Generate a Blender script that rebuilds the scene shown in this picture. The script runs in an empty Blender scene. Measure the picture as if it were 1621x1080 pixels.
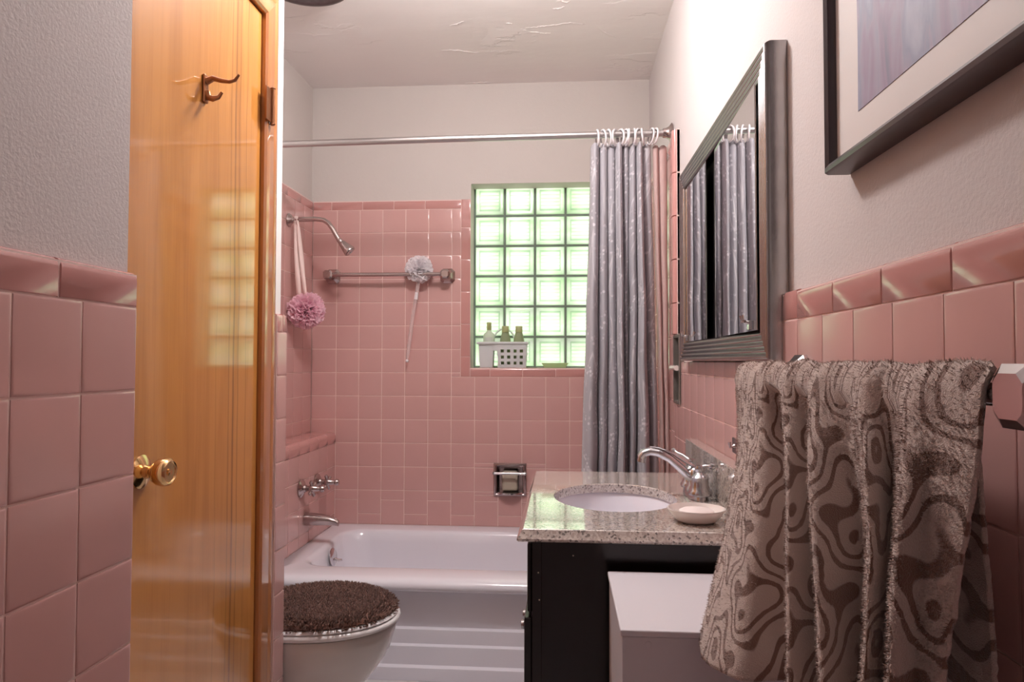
import bpy, bmesh, math, random
from mathutils import Vector, Matrix, noise
random.seed(7)
PI = math.pi
C = bpy.context.scene.collection
H = 1.115                      # eye height; heights below are written relative to the eye
sc = bpy.context.scene

# ------------------------------------------------------------------ materials
def mat(name, col, rough=.5, metal=0., coat=0., coat_rough=.05, var=0., vscale=14., vstretch=(1, 1, 1),
        bump=0., bscale=60., island=0., sheen=0., trans=0., col2=None, ior=1.5, bdist=.002, spec=.5, detail=4, bstretch=None):
    m = bpy.data.materials.new(name); m.use_nodes = True
    nt = m.node_tree; N = nt.nodes; L = nt.links
    p = N['Principled BSDF']
    p.inputs['Base Color'].default_value = (*col, 1); p.inputs['Roughness'].default_value = rough
    p.inputs['Metallic'].default_value = metal; p.inputs['Coat Weight'].default_value = coat
    p.inputs['Coat Roughness'].default_value = coat_rough; p.inputs['IOR'].default_value = ior
    p.inputs['Sheen Weight'].default_value = sheen; p.inputs['Transmission Weight'].default_value = trans
    p.inputs['Specular IOR Level'].default_value = spec
    tc = N.new('ShaderNodeTexCoord'); mp = N.new('ShaderNodeMapping'); mp.inputs['Scale'].default_value = vstretch
    L.new(tc.outputs['Object'], mp.inputs['Vector'])
    nz = N.new('ShaderNodeTexNoise'); nz.inputs['Scale'].default_value = vscale; nz.inputs['Detail'].default_value = detail
    L.new(mp.outputs['Vector'], nz.inputs['Vector'])
    mx = N.new('ShaderNodeMix'); mx.data_type = 'RGBA'
    c2 = col2 or tuple(c * (1 - .5) for c in col)
    mx.inputs[6].default_value = (*col, 1); mx.inputs[7].default_value = (*c2, 1)
    rmp = N.new('ShaderNodeMath'); rmp.operation = 'MULTIPLY_ADD'; rmp.use_clamp = True
    rmp.inputs[1].default_value = var * 2.4; rmp.inputs[2].default_value = -var * .75
    L.new(nz.outputs['Fac'], rmp.inputs[0])
    if island:
        g = N.new('ShaderNodeNewGeometry'); a = N.new('ShaderNodeMath'); a.operation = 'MULTIPLY_ADD'; a.use_clamp = True
        a.inputs[1].default_value = island
        L.new(g.outputs['Random Per Island'], a.inputs[0]); L.new(rmp.outputs[0], a.inputs[2])
        L.new(a.outputs[0], mx.inputs[0])
    else:
        L.new(rmp.outputs[0], mx.inputs[0])
    L.new(mx.outputs[2], p.inputs['Base Color'])
    if bump:
        nb = N.new('ShaderNodeTexNoise'); nb.inputs['Scale'].default_value = bscale; nb.inputs['Detail'].default_value = 6; nb.inputs['Roughness'].default_value = .62
        if bstretch:
            m2 = N.new('ShaderNodeMapping'); m2.inputs['Scale'].default_value = bstretch
            L.new(tc.outputs['Object'], m2.inputs['Vector']); L.new(m2.outputs['Vector'], nb.inputs['Vector'])
        else:
            L.new(tc.outputs['Object'], nb.inputs['Vector'])
        b = N.new('ShaderNodeBump'); b.inputs['Strength'].default_value = bump; b.inputs['Distance'].default_value = bdist
        L.new(nb.outputs['Fac'], b.inputs['Height']); L.new(b.outputs['Normal'], p.inputs['Normal'])
    m['p'] = 1
    return m
def nodes(m): return m.node_tree.nodes, m.node_tree.links, m.node_tree.nodes['Principled BSDF']

PINK = (.59, .345, .322)
M = {}
M['tile'] = mat('pink_glazed_tile', PINK, .2, coat=.35, coat_rough=.12, var=.12, vscale=9, island=.22, col2=(.51, .275, .258), bump=.05, bscale=30, bdist=.004)
M['cap'] = mat('pink_trim_tile', (.52, .255, .235), .16, coat=.5, coat_rough=.08, var=.12, vscale=9, island=.25, col2=(.42, .20, .185), bump=.05, bscale=30, bdist=.004)
M['grout'] = mat('pale_pink_grout', (.80, .60, .56), .85, var=.2, vscale=25, col2=(.70, .50, .46))
M['plaster'] = mat('warm_grey_plaster', (.60, .55, .52), .8, var=.12, vscale=5, col2=(.50, .45, .42), bump=.35, bscale=70, bdist=.003)
M['stipple'] = mat('stippled_grey_plaster', (.60, .55, .54), .8, var=.15, vscale=5, col2=(.50, .45, .44), bump=.33, bscale=185, bdist=.003)
M['white_paint'] = mat('white_wall_paint', (.78, .75, .74), .6, var=.08, vscale=6, bump=.2, bscale=60)
M['ceiling'] = mat('patched_ceiling_paint', (.87, .83, .815), .75, var=.12, vscale=3, col2=(.72, .66, .64))
M['floor'] = mat('pale_floor_vinyl', (.60, .57, .58), .4, var=.2, vscale=6, bump=.1)
M['porcelain'] = mat('white_enamel', (.77, .755, .82), .12, coat=.5, coat_rough=.05, var=.05, vscale=4, col2=(.71, .69, .755))
M['chrome'] = mat('chrome', (.72, .69, .70), .12, 1., var=.15, vscale=20, col2=(.60, .56, .57))
M['brushed'] = mat('brushed_nickel', (.60, .60, .63), .22, 1., var=.2, vscale=30, col2=(.48, .43, .42))
M['dull_chrome'] = mat('aged_chrome', (.52, .44, .43), .22, 1., var=.25, vscale=25, col2=(.40, .31, .30))
M['rod'] = mat('satin_aluminium', (.62, .60, .60), .33, 1., var=.1, vscale=20, vstretch=(.1, 4, 4), col2=(.52, .5, .5))
M['bronze'] = mat('copper_bronze', (.34, .15, .07), .32, .85, var=.3, vscale=60, col2=(.20, .08, .03))
M['brass'] = mat('polished_brass', (.80, .53, .26), .14, 1., var=.15, vscale=40, col2=(.66, .38, .16))
M['espresso'] = mat('espresso_lacquer', (.007, .0035, .0035), .25, coat=.15, coat_rough=.15, spec=.35, var=.4, vscale=5, vstretch=(4, 4, .4), col2=(.012, .005, .004))
M['white_lam'] = mat('white_laminate', (.68, .655, .70), .35, var=.06, vscale=4, col2=(.62, .58, .58))
M['pewter'] = mat('reeded_pewter', (.47, .455, .455), .2, 1., var=.25, vscale=30, vstretch=(1, 1, 1), col2=(.24, .22, .21), bump=.12, bscale=25, bdist=.003)
M['pewter_side'] = mat('pewter_edge', (.26, .23, .21), .4, .6, var=.4, vscale=20, col2=(.12, .10, .09))
M['mirror'] = mat('mirror_glass', (.86, .87, .88), .012, 1., var=.02, vscale=2)
M['black'] = mat('black_gap', (.012, .011, .012), .4, var=.2, vscale=10)
M['soap'] = mat('beige_soap', (.50, .43, .34), .5, var=.2, vscale=15, col2=(.42, .35, .27))
M['ceramic'] = mat('glossy_white_ceramic', (.80, .73, .70), .15, coat=.4, var=.05, vscale=5)
M['white_soap'] = mat('white_soap', (.85, .76, .74), .45, var=.1, vscale=12)
M['ring'] = mat('white_plastic', (.82, .78, .80), .3, var=.08, vscale=20)
M['basket'] = mat('white_basket_plastic', (.80, .81, .82), .35, var=.06, vscale=10)
M['green_bottle'] = mat('sage_green_plastic', (.36, .42, .26), .25, var=.25, vscale=25, col2=(.27, .32, .19))
M['green_cap'] = mat('olive_cap_plastic', (.52, .54, .30), .35, var=.2, vscale=25, col2=(.32, .34, .16))
M['pale_bottle'] = mat('pale_bottle_plastic', (.78, .82, .74), .25, var=.1, vscale=20)
M['label'] = mat('pale_label', (.62, .66, .60), .5, var=.2, vscale=30)
M['liner'] = mat('rosy_curtain_liner', (.48, .34, .32), .6, var=.25, vscale=9, col2=(.42, .26, .25), bump=.2, bscale=40)
M['frame_dark'] = mat('dark_plum_wood', (.035, .018, .022), .3, coat=.1, coat_rough=.15, var=.4, vscale=20, vstretch=(3, .5, 3), col2=(.028, .013, .016))
M['matboard'] = mat('cream_mat_board', (.72, .68, .66), .6, var=.06, vscale=8)
M['mortar'] = mat('grey_green_mortar', (.20, .25, .21), .9, var=.3, vscale=30)
M['toilet'] = mat('toilet_vitreous_china', (.66, .61, .58), .14, coat=.5, var=.05, vscale=4)
M['seat'] = mat('white_seat_plastic', (.84, .82, .83), .2, var=.05, vscale=6)
M['clear'] = mat('clear_acrylic', (.95, .85, .84), .08, var=.03, ior=1.45)
def see_through(m, fac, tint):
    N, L, p = m.node_tree.nodes, m.node_tree.links, m.node_tree.nodes['Principled BSDF']
    t = N.new('ShaderNodeBsdfTransparent'); t.inputs['Color'].default_value = (*tint, 1)
    x = N.new('ShaderNodeMixShader'); x.inputs[0].default_value = fac
    L.new(p.outputs[0], x.inputs[1]); L.new(t.outputs[0], x.inputs[2]); L.new(x.outputs[0], N['Material Output'].inputs['Surface'])
see_through(M['clear'], .72, (.97, .92, .92))
M['tray'] = mat('pale_green_plastic', (.70, .78, .60), .25, trans=.3, var=.1)
M['ribbon'] = mat('cream_ribbon', (.80, .62, .58), .6, var=.1)

def pouf_mat(name, col, col2):
    m = mat(name, col, .6, var=.5, vscale=40, col2=col2, sheen=.3)
    N, L, p = nodes(m)
    tr = N.new('ShaderNodeBsdfTranslucent'); tr.inputs['Color'].default_value = (*col, 1)
    mx = N.new('ShaderNodeMixShader'); mx.inputs[0].default_value = .5
    out = N['Material Output']
    L.new(p.outputs[0], mx.inputs[1]); L.new(tr.outputs[0], mx.inputs[2]); L.new(mx.outputs[0], out.inputs['Surface'])
    return m
def translucify(m, fac, col):
    N, L, p = nodes(m)
    tr = N.new('ShaderNodeBsdfTranslucent'); tr.inputs['Color'].default_value = (*col, 1)
    mx = N.new('ShaderNodeMixShader'); mx.inputs[0].default_value = fac
    L.new(p.outputs[0], mx.inputs[1]); L.new(tr.outputs[0], mx.inputs[2]); L.new(mx.outputs[0], N['Material Output'].inputs['Surface'])
translucify(M['green_bottle'], .3, (.45, .55, .25)); translucify(M['green_cap'], .3, (.7, .75, .35)); translucify(M['pale_bottle'], .5, (.9, .95, .85)); translucify(M['basket'], .25, (.9, .95, .92)); translucify(M['tray'], .5, (.8, .9, .65))
M['pink_mesh'] = pouf_mat('pink_bath_mesh', (.96, .72, .80), (.92, .63, .73))
M['white_mesh'] = pouf_mat('white_bath_mesh', (.95, .92, .94), (.90, .86, .88))

def wood(name, base, dark, streaks, rough=.16):
    m = mat(name, base, .45, coat=1., coat_rough=.06, spec=.1)
    N, L, p = nodes(m)
    tc = N.new('ShaderNodeTexCoord')
    mp = N.new('ShaderNodeMapping'); mp.inputs['Scale'].default_value = (6, 6, .55)
    L.new(tc.outputs['Object'], mp.inputs['Vector'])
    n1 = N.new('ShaderNodeTexNoise'); n1.inputs['Scale'].default_value = 3.; n1.inputs['Detail'].default_value = 5; n1.inputs['Distortion'].default_value = .6
    L.new(mp.outputs[0], n1.inputs['Vector'])
    mp2 = N.new('ShaderNodeMapping'); mp2.inputs['Scale'].default_value = (90, 90, 2.2)
    L.new(tc.outputs['Object'], mp2.inputs['Vector'])
    n2 = N.new('ShaderNodeTexNoise'); n2.inputs['Scale'].default_value = 2.; n2.inputs['Detail'].default_value = 3
    L.new(mp2.outputs[0], n2.inputs['Vector'])
    r = N.new('ShaderNodeValToRGB')
    e = r.color_ramp.elements; e[0].position = .3; e[0].color = (*dark, 1); e[1].position = .62; e[1].color = (*base, 1)
    ad = N.new('ShaderNodeMath'); ad.operation = 'MULTIPLY_ADD'; ad.inputs[1].default_value = .22
    L.new(n2.outputs['Fac'], ad.inputs[0])
    sb = N.new('ShaderNodeMath'); sb.operation = 'MULTIPLY_ADD'; sb.inputs[1].default_value = .8; sb.inputs[2].default_value = .02
    L.new(n1.outputs['Fac'], sb.inputs[0]); L.new(sb.outputs[0], ad.inputs[2])
    L.new(ad.outputs[0], r.inputs['Fac'])
    last = r.outputs['Color']
    # darker mineral streaks running up the veneer
    sx = N.new('ShaderNodeSeparateXYZ'); L.new(tc.outputs['Object'], sx.inputs[0])
    mp3 = N.new('ShaderNodeMapping'); mp3.inputs['Scale'].default_value = (1, 1, 1.3)
    L.new(tc.outputs['Object'], mp3.inputs['Vector'])
    n3 = N.new('ShaderNodeTexNoise'); n3.inputs['Scale'].default_value = 1.6; n3.inputs['Detail'].default_value = 2
    L.new(mp3.outputs[0], n3.inputs['Vector'])
    for (yy, wdt, st, wob) in streaks:
        w = N.new('ShaderNodeMath'); w.operation = 'MULTIPLY_ADD'; w.inputs[1].default_value = wob; w.inputs[2].default_value = -yy - wob * .5
        L.new(n3.outputs['Fac'], w.inputs[0])
        a = N.new('ShaderNodeMath'); a.operation = 'ADD'; L.new(sx.outputs['Y'], a.inputs[0]); L.new(w.outputs[0], a.inputs[1])
        b = N.new('ShaderNodeMath'); b.operation = 'ABSOLUTE'; L.new(a.outputs[0], b.inputs[0])
        mr = N.new('ShaderNodeMapRange'); mr.inputs['From Min'].default_value = 0; mr.inputs['From Max'].default_value = wdt
        mr.inputs['To Min'].default_value = st; mr.inputs['To Max'].default_value = 0; L.new(b.outputs[0], mr.inputs['Value'])
        mx = N.new('ShaderNodeMix'); mx.data_type = 'RGBA'; mx.inputs[7].default_value = (*[c * .45 for c in dark], 1)
        L.new(mr.outputs[0], mx.inputs[0]); L.new(last, mx.inputs[6]); last = mx.outputs[2]
    L.new(last, p.inputs['Base Color']); p.inputs['Coat IOR'].default_value = 1.9
    return m
M['door'] = wood('honey_varnished_veneer', (.55, .235, .052), (.40, .15, .028), [(.135, .006, .8, .02), (.155, .004, .55, .03), (.115, .004, .5, .02), (.19, .003, .5, .05), (.06, .004, .25, .04)])
M['casing'] = wood('reddish_varnished_casing', (.46, .18, .055), (.33, .11, .03), [])

def granite():
    m = mat('speckled_granite', (.6, .5, .44), .12, coat=.6, coat_rough=.04)
    N, L, p = nodes(m)
    tc = N.new('ShaderNodeTexCoord')
    v = N.new('ShaderNodeTexVoronoi'); v.inputs['Scale'].default_value = 260; L.new(tc.outputs['Object'], v.inputs['Vector'])
    r = N.new('ShaderNodeValToRGB'); r.color_ramp.interpolation = 'CONSTANT'
    e = r.color_ramp.elements
    e[0].position = 0; e[0].color = (.08, .06, .055, 1)
    e[1].position = .12; e[1].color = (.40, .33, .29, 1)
    for pos, c in ((.3, (.55, .48, .43)), (.55, (.64, .58, .53)), (.82, (.46, .38, .33))):
        q = e.new(pos); q.color = (*c, 1)
    sv = N.new('ShaderNodeSeparateColor'); L.new(v.outputs['Color'], sv.inputs[0])
    L.new(sv.outputs[0], r.inputs['Fac'])
    nz = N.new('ShaderNodeTexNoise'); nz.inputs['Scale'].default_value = 45; nz.inputs['Detail'].default_value = 3
    L.new(tc.outputs['Object'], nz.inputs['Vector'])
    mx = N.new('ShaderNodeMix'); mx.data_type = 'RGBA'; mx.inputs[7].default_value = (.52, .47, .44, 1)
    hf = N.new('ShaderNodeMath'); hf.operation = 'MULTIPLY'; hf.inputs[1].default_value = .5; L.new(nz.outputs['Fac'], hf.inputs[0]); L.new(hf.outputs[0], mx.inputs[0]); L.new(r.outputs[0], mx.inputs[6]); L.new(mx.outputs[2], p.inputs['Base Color'])
    p.inputs['Coat Weight'].default_value = 1.; p.inputs['Coat IOR'].default_value = 1.85
    return m
M['granite'] = granite()

def glass_block():
    m = mat('pressed_glass_block', (.9, 1, .9), .1)
    N, L, p = nodes(m)
    tc = N.new('ShaderNodeTexCoord')
    nz = N.new('ShaderNodeTexNoise'); nz.inputs['Scale'].default_value = 7; nz.inputs['Detail'].default_value = 3
    mp = N.new('ShaderNodeMapping'); mp.inputs['Scale'].default_value = (1, 1, 2.5)
    L.new(tc.outputs['Object'], mp.inputs['Vector']); L.new(mp.outputs[0], nz.inputs['Vector'])
    r = N.new('ShaderNodeValToRGB'); e = r.color_ramp.elements
    e[0].position = .32; e[0].color = (.72, .95, .62, 1); e[1].position = .62; e[1].color = (.97, 1., .93, 1)
    L.new(nz.outputs['Fac'], r.inputs['Fac'])
    at = N.new('ShaderNodeAttribute'); at.attribute_name = 'thick'
    mx = N.new('ShaderNodeMix'); mx.data_type = 'RGBA'; mx.inputs[7].default_value = (.40, .60, .38, 1)
    L.new(at.outputs['Fac'], mx.inputs[0]); L.new(r.outputs[0], mx.inputs[6])
    tr = N.new('ShaderNodeBsdfTranslucent'); L.new(mx.outputs[2], tr.inputs['Color'])
    gl = N.new('ShaderNodeBsdfGlossy'); gl.inputs['Roughness'].default_value = .1
    ms = N.new('ShaderNodeMixShader'); ms.inputs[0].default_value = .06
    L.new(tr.outputs[0], ms.inputs[1]); L.new(gl.outputs[0], ms.inputs[2]); L.new(ms.outputs[0], N['Material Output'].inputs['Surface'])
    return m
M['glass'] = glass_block()

def ceiling_bump(m):
    N, L, p = nodes(m)
    tc = N.new('ShaderNodeTexCoord')
    n1 = N.new('ShaderNodeTexNoise'); n1.inputs['Scale'].default_value = 3.2; n1.inputs['Detail'].default_value = 6; n1.inputs['Roughness'].default_value = .55
    mp = N.new('ShaderNodeMapping'); mp.inputs['Scale'].default_value = (.8, 1.9, 1)
    L.new(tc.outputs['Object'], mp.inputs['Vector']); L.new(mp.outputs[0], n1.inputs['Vector'])
    r = N.new('ShaderNodeValToRGB'); e = r.color_ramp.elements
    e[0].position = .49; e[0].color = (0, 0, 0, 1); e[1].position = .51; e[1].color = (1, 1, 1, 1)
    L.new(n1.outputs['Fac'], r.inputs['Fac'])
    n2 = N.new('ShaderNodeTexNoise'); n2.inputs['Scale'].default_value = 1.7; L.new(tc.outputs['Object'], n2.inputs['Vector'])
    r2 = N.new('ShaderNodeValToRGB'); e = r2.color_ramp.elements; e[0].position = .54; e[1].position = .62
    L.new(n2.outputs['Fac'], r2.inputs['Fac'])
    mu = N.new('ShaderNodeMath'); mu.operation = 'MULTIPLY'; L.new(r.outputs[0], mu.inputs[0]); L.new(r2.outputs[0], mu.inputs[1])
    ad = N.new('ShaderNodeMath'); ad.operation = 'MULTIPLY_ADD'; ad.inputs[1].default_value = .5
    lo_ = N.new('ShaderNodeMath'); lo_.operation = 'MULTIPLY'; lo_.inputs[1].default_value = .45; L.new(n1.outputs['Fac'], lo_.inputs[0])
    L.new(mu.outputs[0], ad.inputs[0]); L.new(lo_.outputs[0], ad.inputs[2])
    b = N.new('ShaderNodeBump'); b.inputs['Strength'].default_value = .55; b.inputs['Distance'].default_value = .012
    L.new(ad.outputs[0], b.inputs['Height']); L.new(b.outputs['Normal'], p.inputs['Normal'])
ceiling_bump(M['ceiling'])

def curtain_mat():
    m = mat('grey_floral_curtain', (.40, .37, .40), .75, sheen=.2)
    N, L, p = nodes(m)
    uv = N.new('ShaderNodeUVMap'); uv.uv_map = 'UVMap'
    def vor(scale, lo, hi, feat='F1'):
        v = N.new('ShaderNodeTexVoronoi'); v.inputs['Scale'].default_value = scale; v.inputs['Randomness'].default_value = .9
        L.new(uv.outputs[0], v.inputs['Vector'])
        r = N.new('ShaderNodeMapRange'); r.inputs['From Min'].default_value = lo; r.inputs['From Max'].default_value = hi
        r.inputs['To Min'].default_value = 1; r.inputs['To Max'].default_value = 0; L.new(v.outputs['Distance'], r.inputs['Value'])
        return r.outputs[0]
    dots = vor(62, .28, .40)
    clus = N.new('ShaderNodeTexNoise'); clus.inputs['Scale'].default_value = 11; clus.inputs['Detail'].default_value = 3; L.new(uv.outputs[0], clus.inputs['Vector'])
    cr = N.new('ShaderNodeMapRange'); cr.inputs['From Min'].default_value = .48; cr.inputs['From Max'].default_value = .56; L.new(clus.outputs['Fac'], cr.inputs['Value'])
    mu = N.new('ShaderNodeMath'); mu.operation = 'MULTIPLY'; L.new(dots, mu.inputs[0]); L.new(cr.outputs[0], mu.inputs[1])
    # thin curving stems
    sp = N.new('ShaderNodeMapping'); sp.inputs['Scale'].default_value = (7.5, 1.2, 1); L.new(uv.outputs[0], sp.inputs['Vector'])
    ns = N.new('ShaderNodeTexNoise'); ns.inputs['Scale'].default_value = 1.6; ns.inputs['Detail'].default_value = 2; L.new(sp.outputs[0], ns.inputs['Vector'])
    d = N.new('ShaderNodeMath'); d.operation = 'SUBTRACT'; d.inputs[1].default_value = .5; L.new(ns.outputs['Fac'], d.inputs[0])
    ab = N.new('ShaderNodeMath'); ab.operation = 'ABSOLUTE'; L.new(d.outputs[0], ab.inputs[0])
    st = N.new('ShaderNodeMapRange'); st.inputs['From Min'].default_value = .003; st.inputs['From Max'].default_value = .012
    st.inputs['To Min'].default_value = .7; st.inputs['To Max'].default_value = 0; L.new(ab.outputs[0], st.inputs['Value'])
    mxm = N.new('ShaderNodeMath'); mxm.operation = 'MAXIMUM'; L.new(mu.outputs[0], mxm.inputs[0]); L.new(st.outputs[0], mxm.inputs[1])
    mx = N.new('ShaderNodeMix'); mx.data_type = 'RGBA'; mx.inputs[6].default_value = (.40, .385, .42, 1); mx.inputs[7].default_value = (.66, .64, .67, 1)
    L.new(mxm.outputs[0], mx.inputs[0]); L.new(mx.outputs[2], p.inputs['Base Color'])
    tr = N.new('ShaderNodeBsdfTranslucent'); L.new(mx.outputs[2], tr.inputs['Color'])
    ms = N.new('ShaderNodeMixShader'); ms.inputs[0].default_value = .12
    L.new(p.outputs[0], ms.inputs[1]); L.new(tr.outputs[0], ms.inputs[2]); L.new(ms.outputs[0], N['Material Output'].inputs['Surface'])
    return m
M['curtain'] = curtain_mat()

def towel_mat():
    m = mat('beige_damask_terry', (.55, .42, .36), .95, sheen=.45, spec=.1)
    N, L, p = nodes(m)
    p.inputs['Sheen Roughness'].default_value = .6
    uv = N.new('ShaderNodeUVMap'); uv.uv_map = 'UVMap'
    nz = N.new('ShaderNodeTexNoise'); nz.inputs['Scale'].default_value = 6; nz.inputs['Detail'].default_value = 1; L.new(uv.outputs[0], nz.inputs['Vector'])
    wv = N.new('ShaderNodeVectorMath'); wv.operation = 'MULTIPLY_ADD'; wv.inputs[1].default_value = (.024, .024, 0)
    L.new(nz.outputs['Color'], wv.inputs[0]); L.new(uv.outputs[0], wv.inputs[2])
    sx = N.new('ShaderNodeSeparateXYZ'); L.new(wv.outputs[0], sx.inputs[0])
    def osc(sock, f, ph=0., fn='COSINE'):
        a = N.new('ShaderNodeMath'); a.operation = 'MULTIPLY_ADD'; a.inputs[1].default_value = 2 * PI * f; a.inputs[2].default_value = ph
        L.new(sock, a.inputs[0]); b = N.new('ShaderNodeMath'); b.operation = fn; L.new(a.outputs[0], b.inputs[0]); return b.outputs[0]
    def op(o, a, b=None, v=None):
        n = N.new('ShaderNodeMath'); n.operation = o; L.new(a, n.inputs[0])
        if b is not None: L.new(b, n.inputs[1])
        elif v is not None: n.inputs[1].default_value = v
        return n.outputs[0]
    P = 9.
    lat = op('ADD', osc(sx.outputs['X'], P), osc(sx.outputs['Y'], P * .72))             # ogee lattice
    fine = op('MULTIPLY', osc(sx.outputs['X'], P * 2, .6), osc(sx.outputs['Y'], P * 1.44, 1.1))
    s = op('ADD', op('MULTIPLY', lat, v=1.), op('MULTIPLY', fine, v=.55))
    ph = N.new('ShaderNodeMath'); ph.operation = 'MULTIPLY_ADD'; ph.inputs[1].default_value = 2 * PI / .86; ph.inputs[2].default_value = -2 * PI * .52 / .86
    L.new(op('ABSOLUTE', s), ph.inputs[0])
    mr = N.new('ShaderNodeMapRange'); mr.inputs['From Min'].default_value = .18; mr.inputs['From Max'].default_value = .5; L.new(op('COSINE', ph.outputs[0]), mr.inputs['Value'])
    pat = mr.outputs[0]
    mx = N.new('ShaderNodeMix'); mx.data_type = 'RGBA'; mx.inputs[6].default_value = (.53, .42, .375, 1); mx.inputs[7].default_value = (.19, .10, .072, 1)
    L.new(pat, mx.inputs[0]); L.new(mx.outputs[2], p.inputs['Base Color'])
    nb = N.new('ShaderNodeTexNoise'); nb.inputs['Scale'].default_value = 800; nb.inputs['Detail'].default_value = 2
    tc = N.new('ShaderNodeTexCoord'); L.new(tc.outputs['Object'], nb.inputs['Vector'])
    b = N.new('ShaderNodeBump'); b.inputs['Strength'].default_value = .8; b.inputs['Distance'].default_value = .0018
    L.new(nb.outputs['Fac'], b.inputs['Height']); L.new(b.outputs['Normal'], p.inputs['Normal'])
    return m
M['towel'] = towel_mat()

def print_mat():
    m = mat('violet_abstract_print', (.4, .33, .45), .55, coat=.2, coat_rough=.2)
    N, L, p = nodes(m)
    tc = N.new('ShaderNodeTexCoord'); mp = N.new('ShaderNodeMapping'); mp.inputs['Scale'].default_value = (1, 9, 2.6)
    L.new(tc.outputs['Object'], mp.inputs['Vector'])
    n1 = N.new('ShaderNodeTexNoise'); n1.inputs['Scale'].default_value = 2.2; n1.inputs['Detail'].default_value = 6; n1.inputs['Distortion'].default_value = .7
    L.new(mp.outputs[0], n1.inputs['Vector'])
    r = N.new('ShaderNodeValToRGB'); e = r.color_ramp.elements
    e[0].position = .3; e[0].color = (.14, .14, .21, 1); e[1].position = .7; e[1].color = (.33, .33, .43, 1)
    for q, c in ((.42, (.25, .18, .27)), (.5, (.28, .24, .33)), (.58, (.21, .22, .32))):
        k = e.new(q); k.color = (*c, 1)
    L.new(n1.outputs['Fac'], r.inputs['Fac']); L.new(r.outputs[0], p.inputs['Base Color'])
    return m
M['print'] = print_mat()
M['pile'] = mat('brown_shag_pile', (.075, .034, .025), .9, island=.9, var=.3, vscale=8, col2=(.20, .10, .075), sheen=.3, spec=.15)

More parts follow.
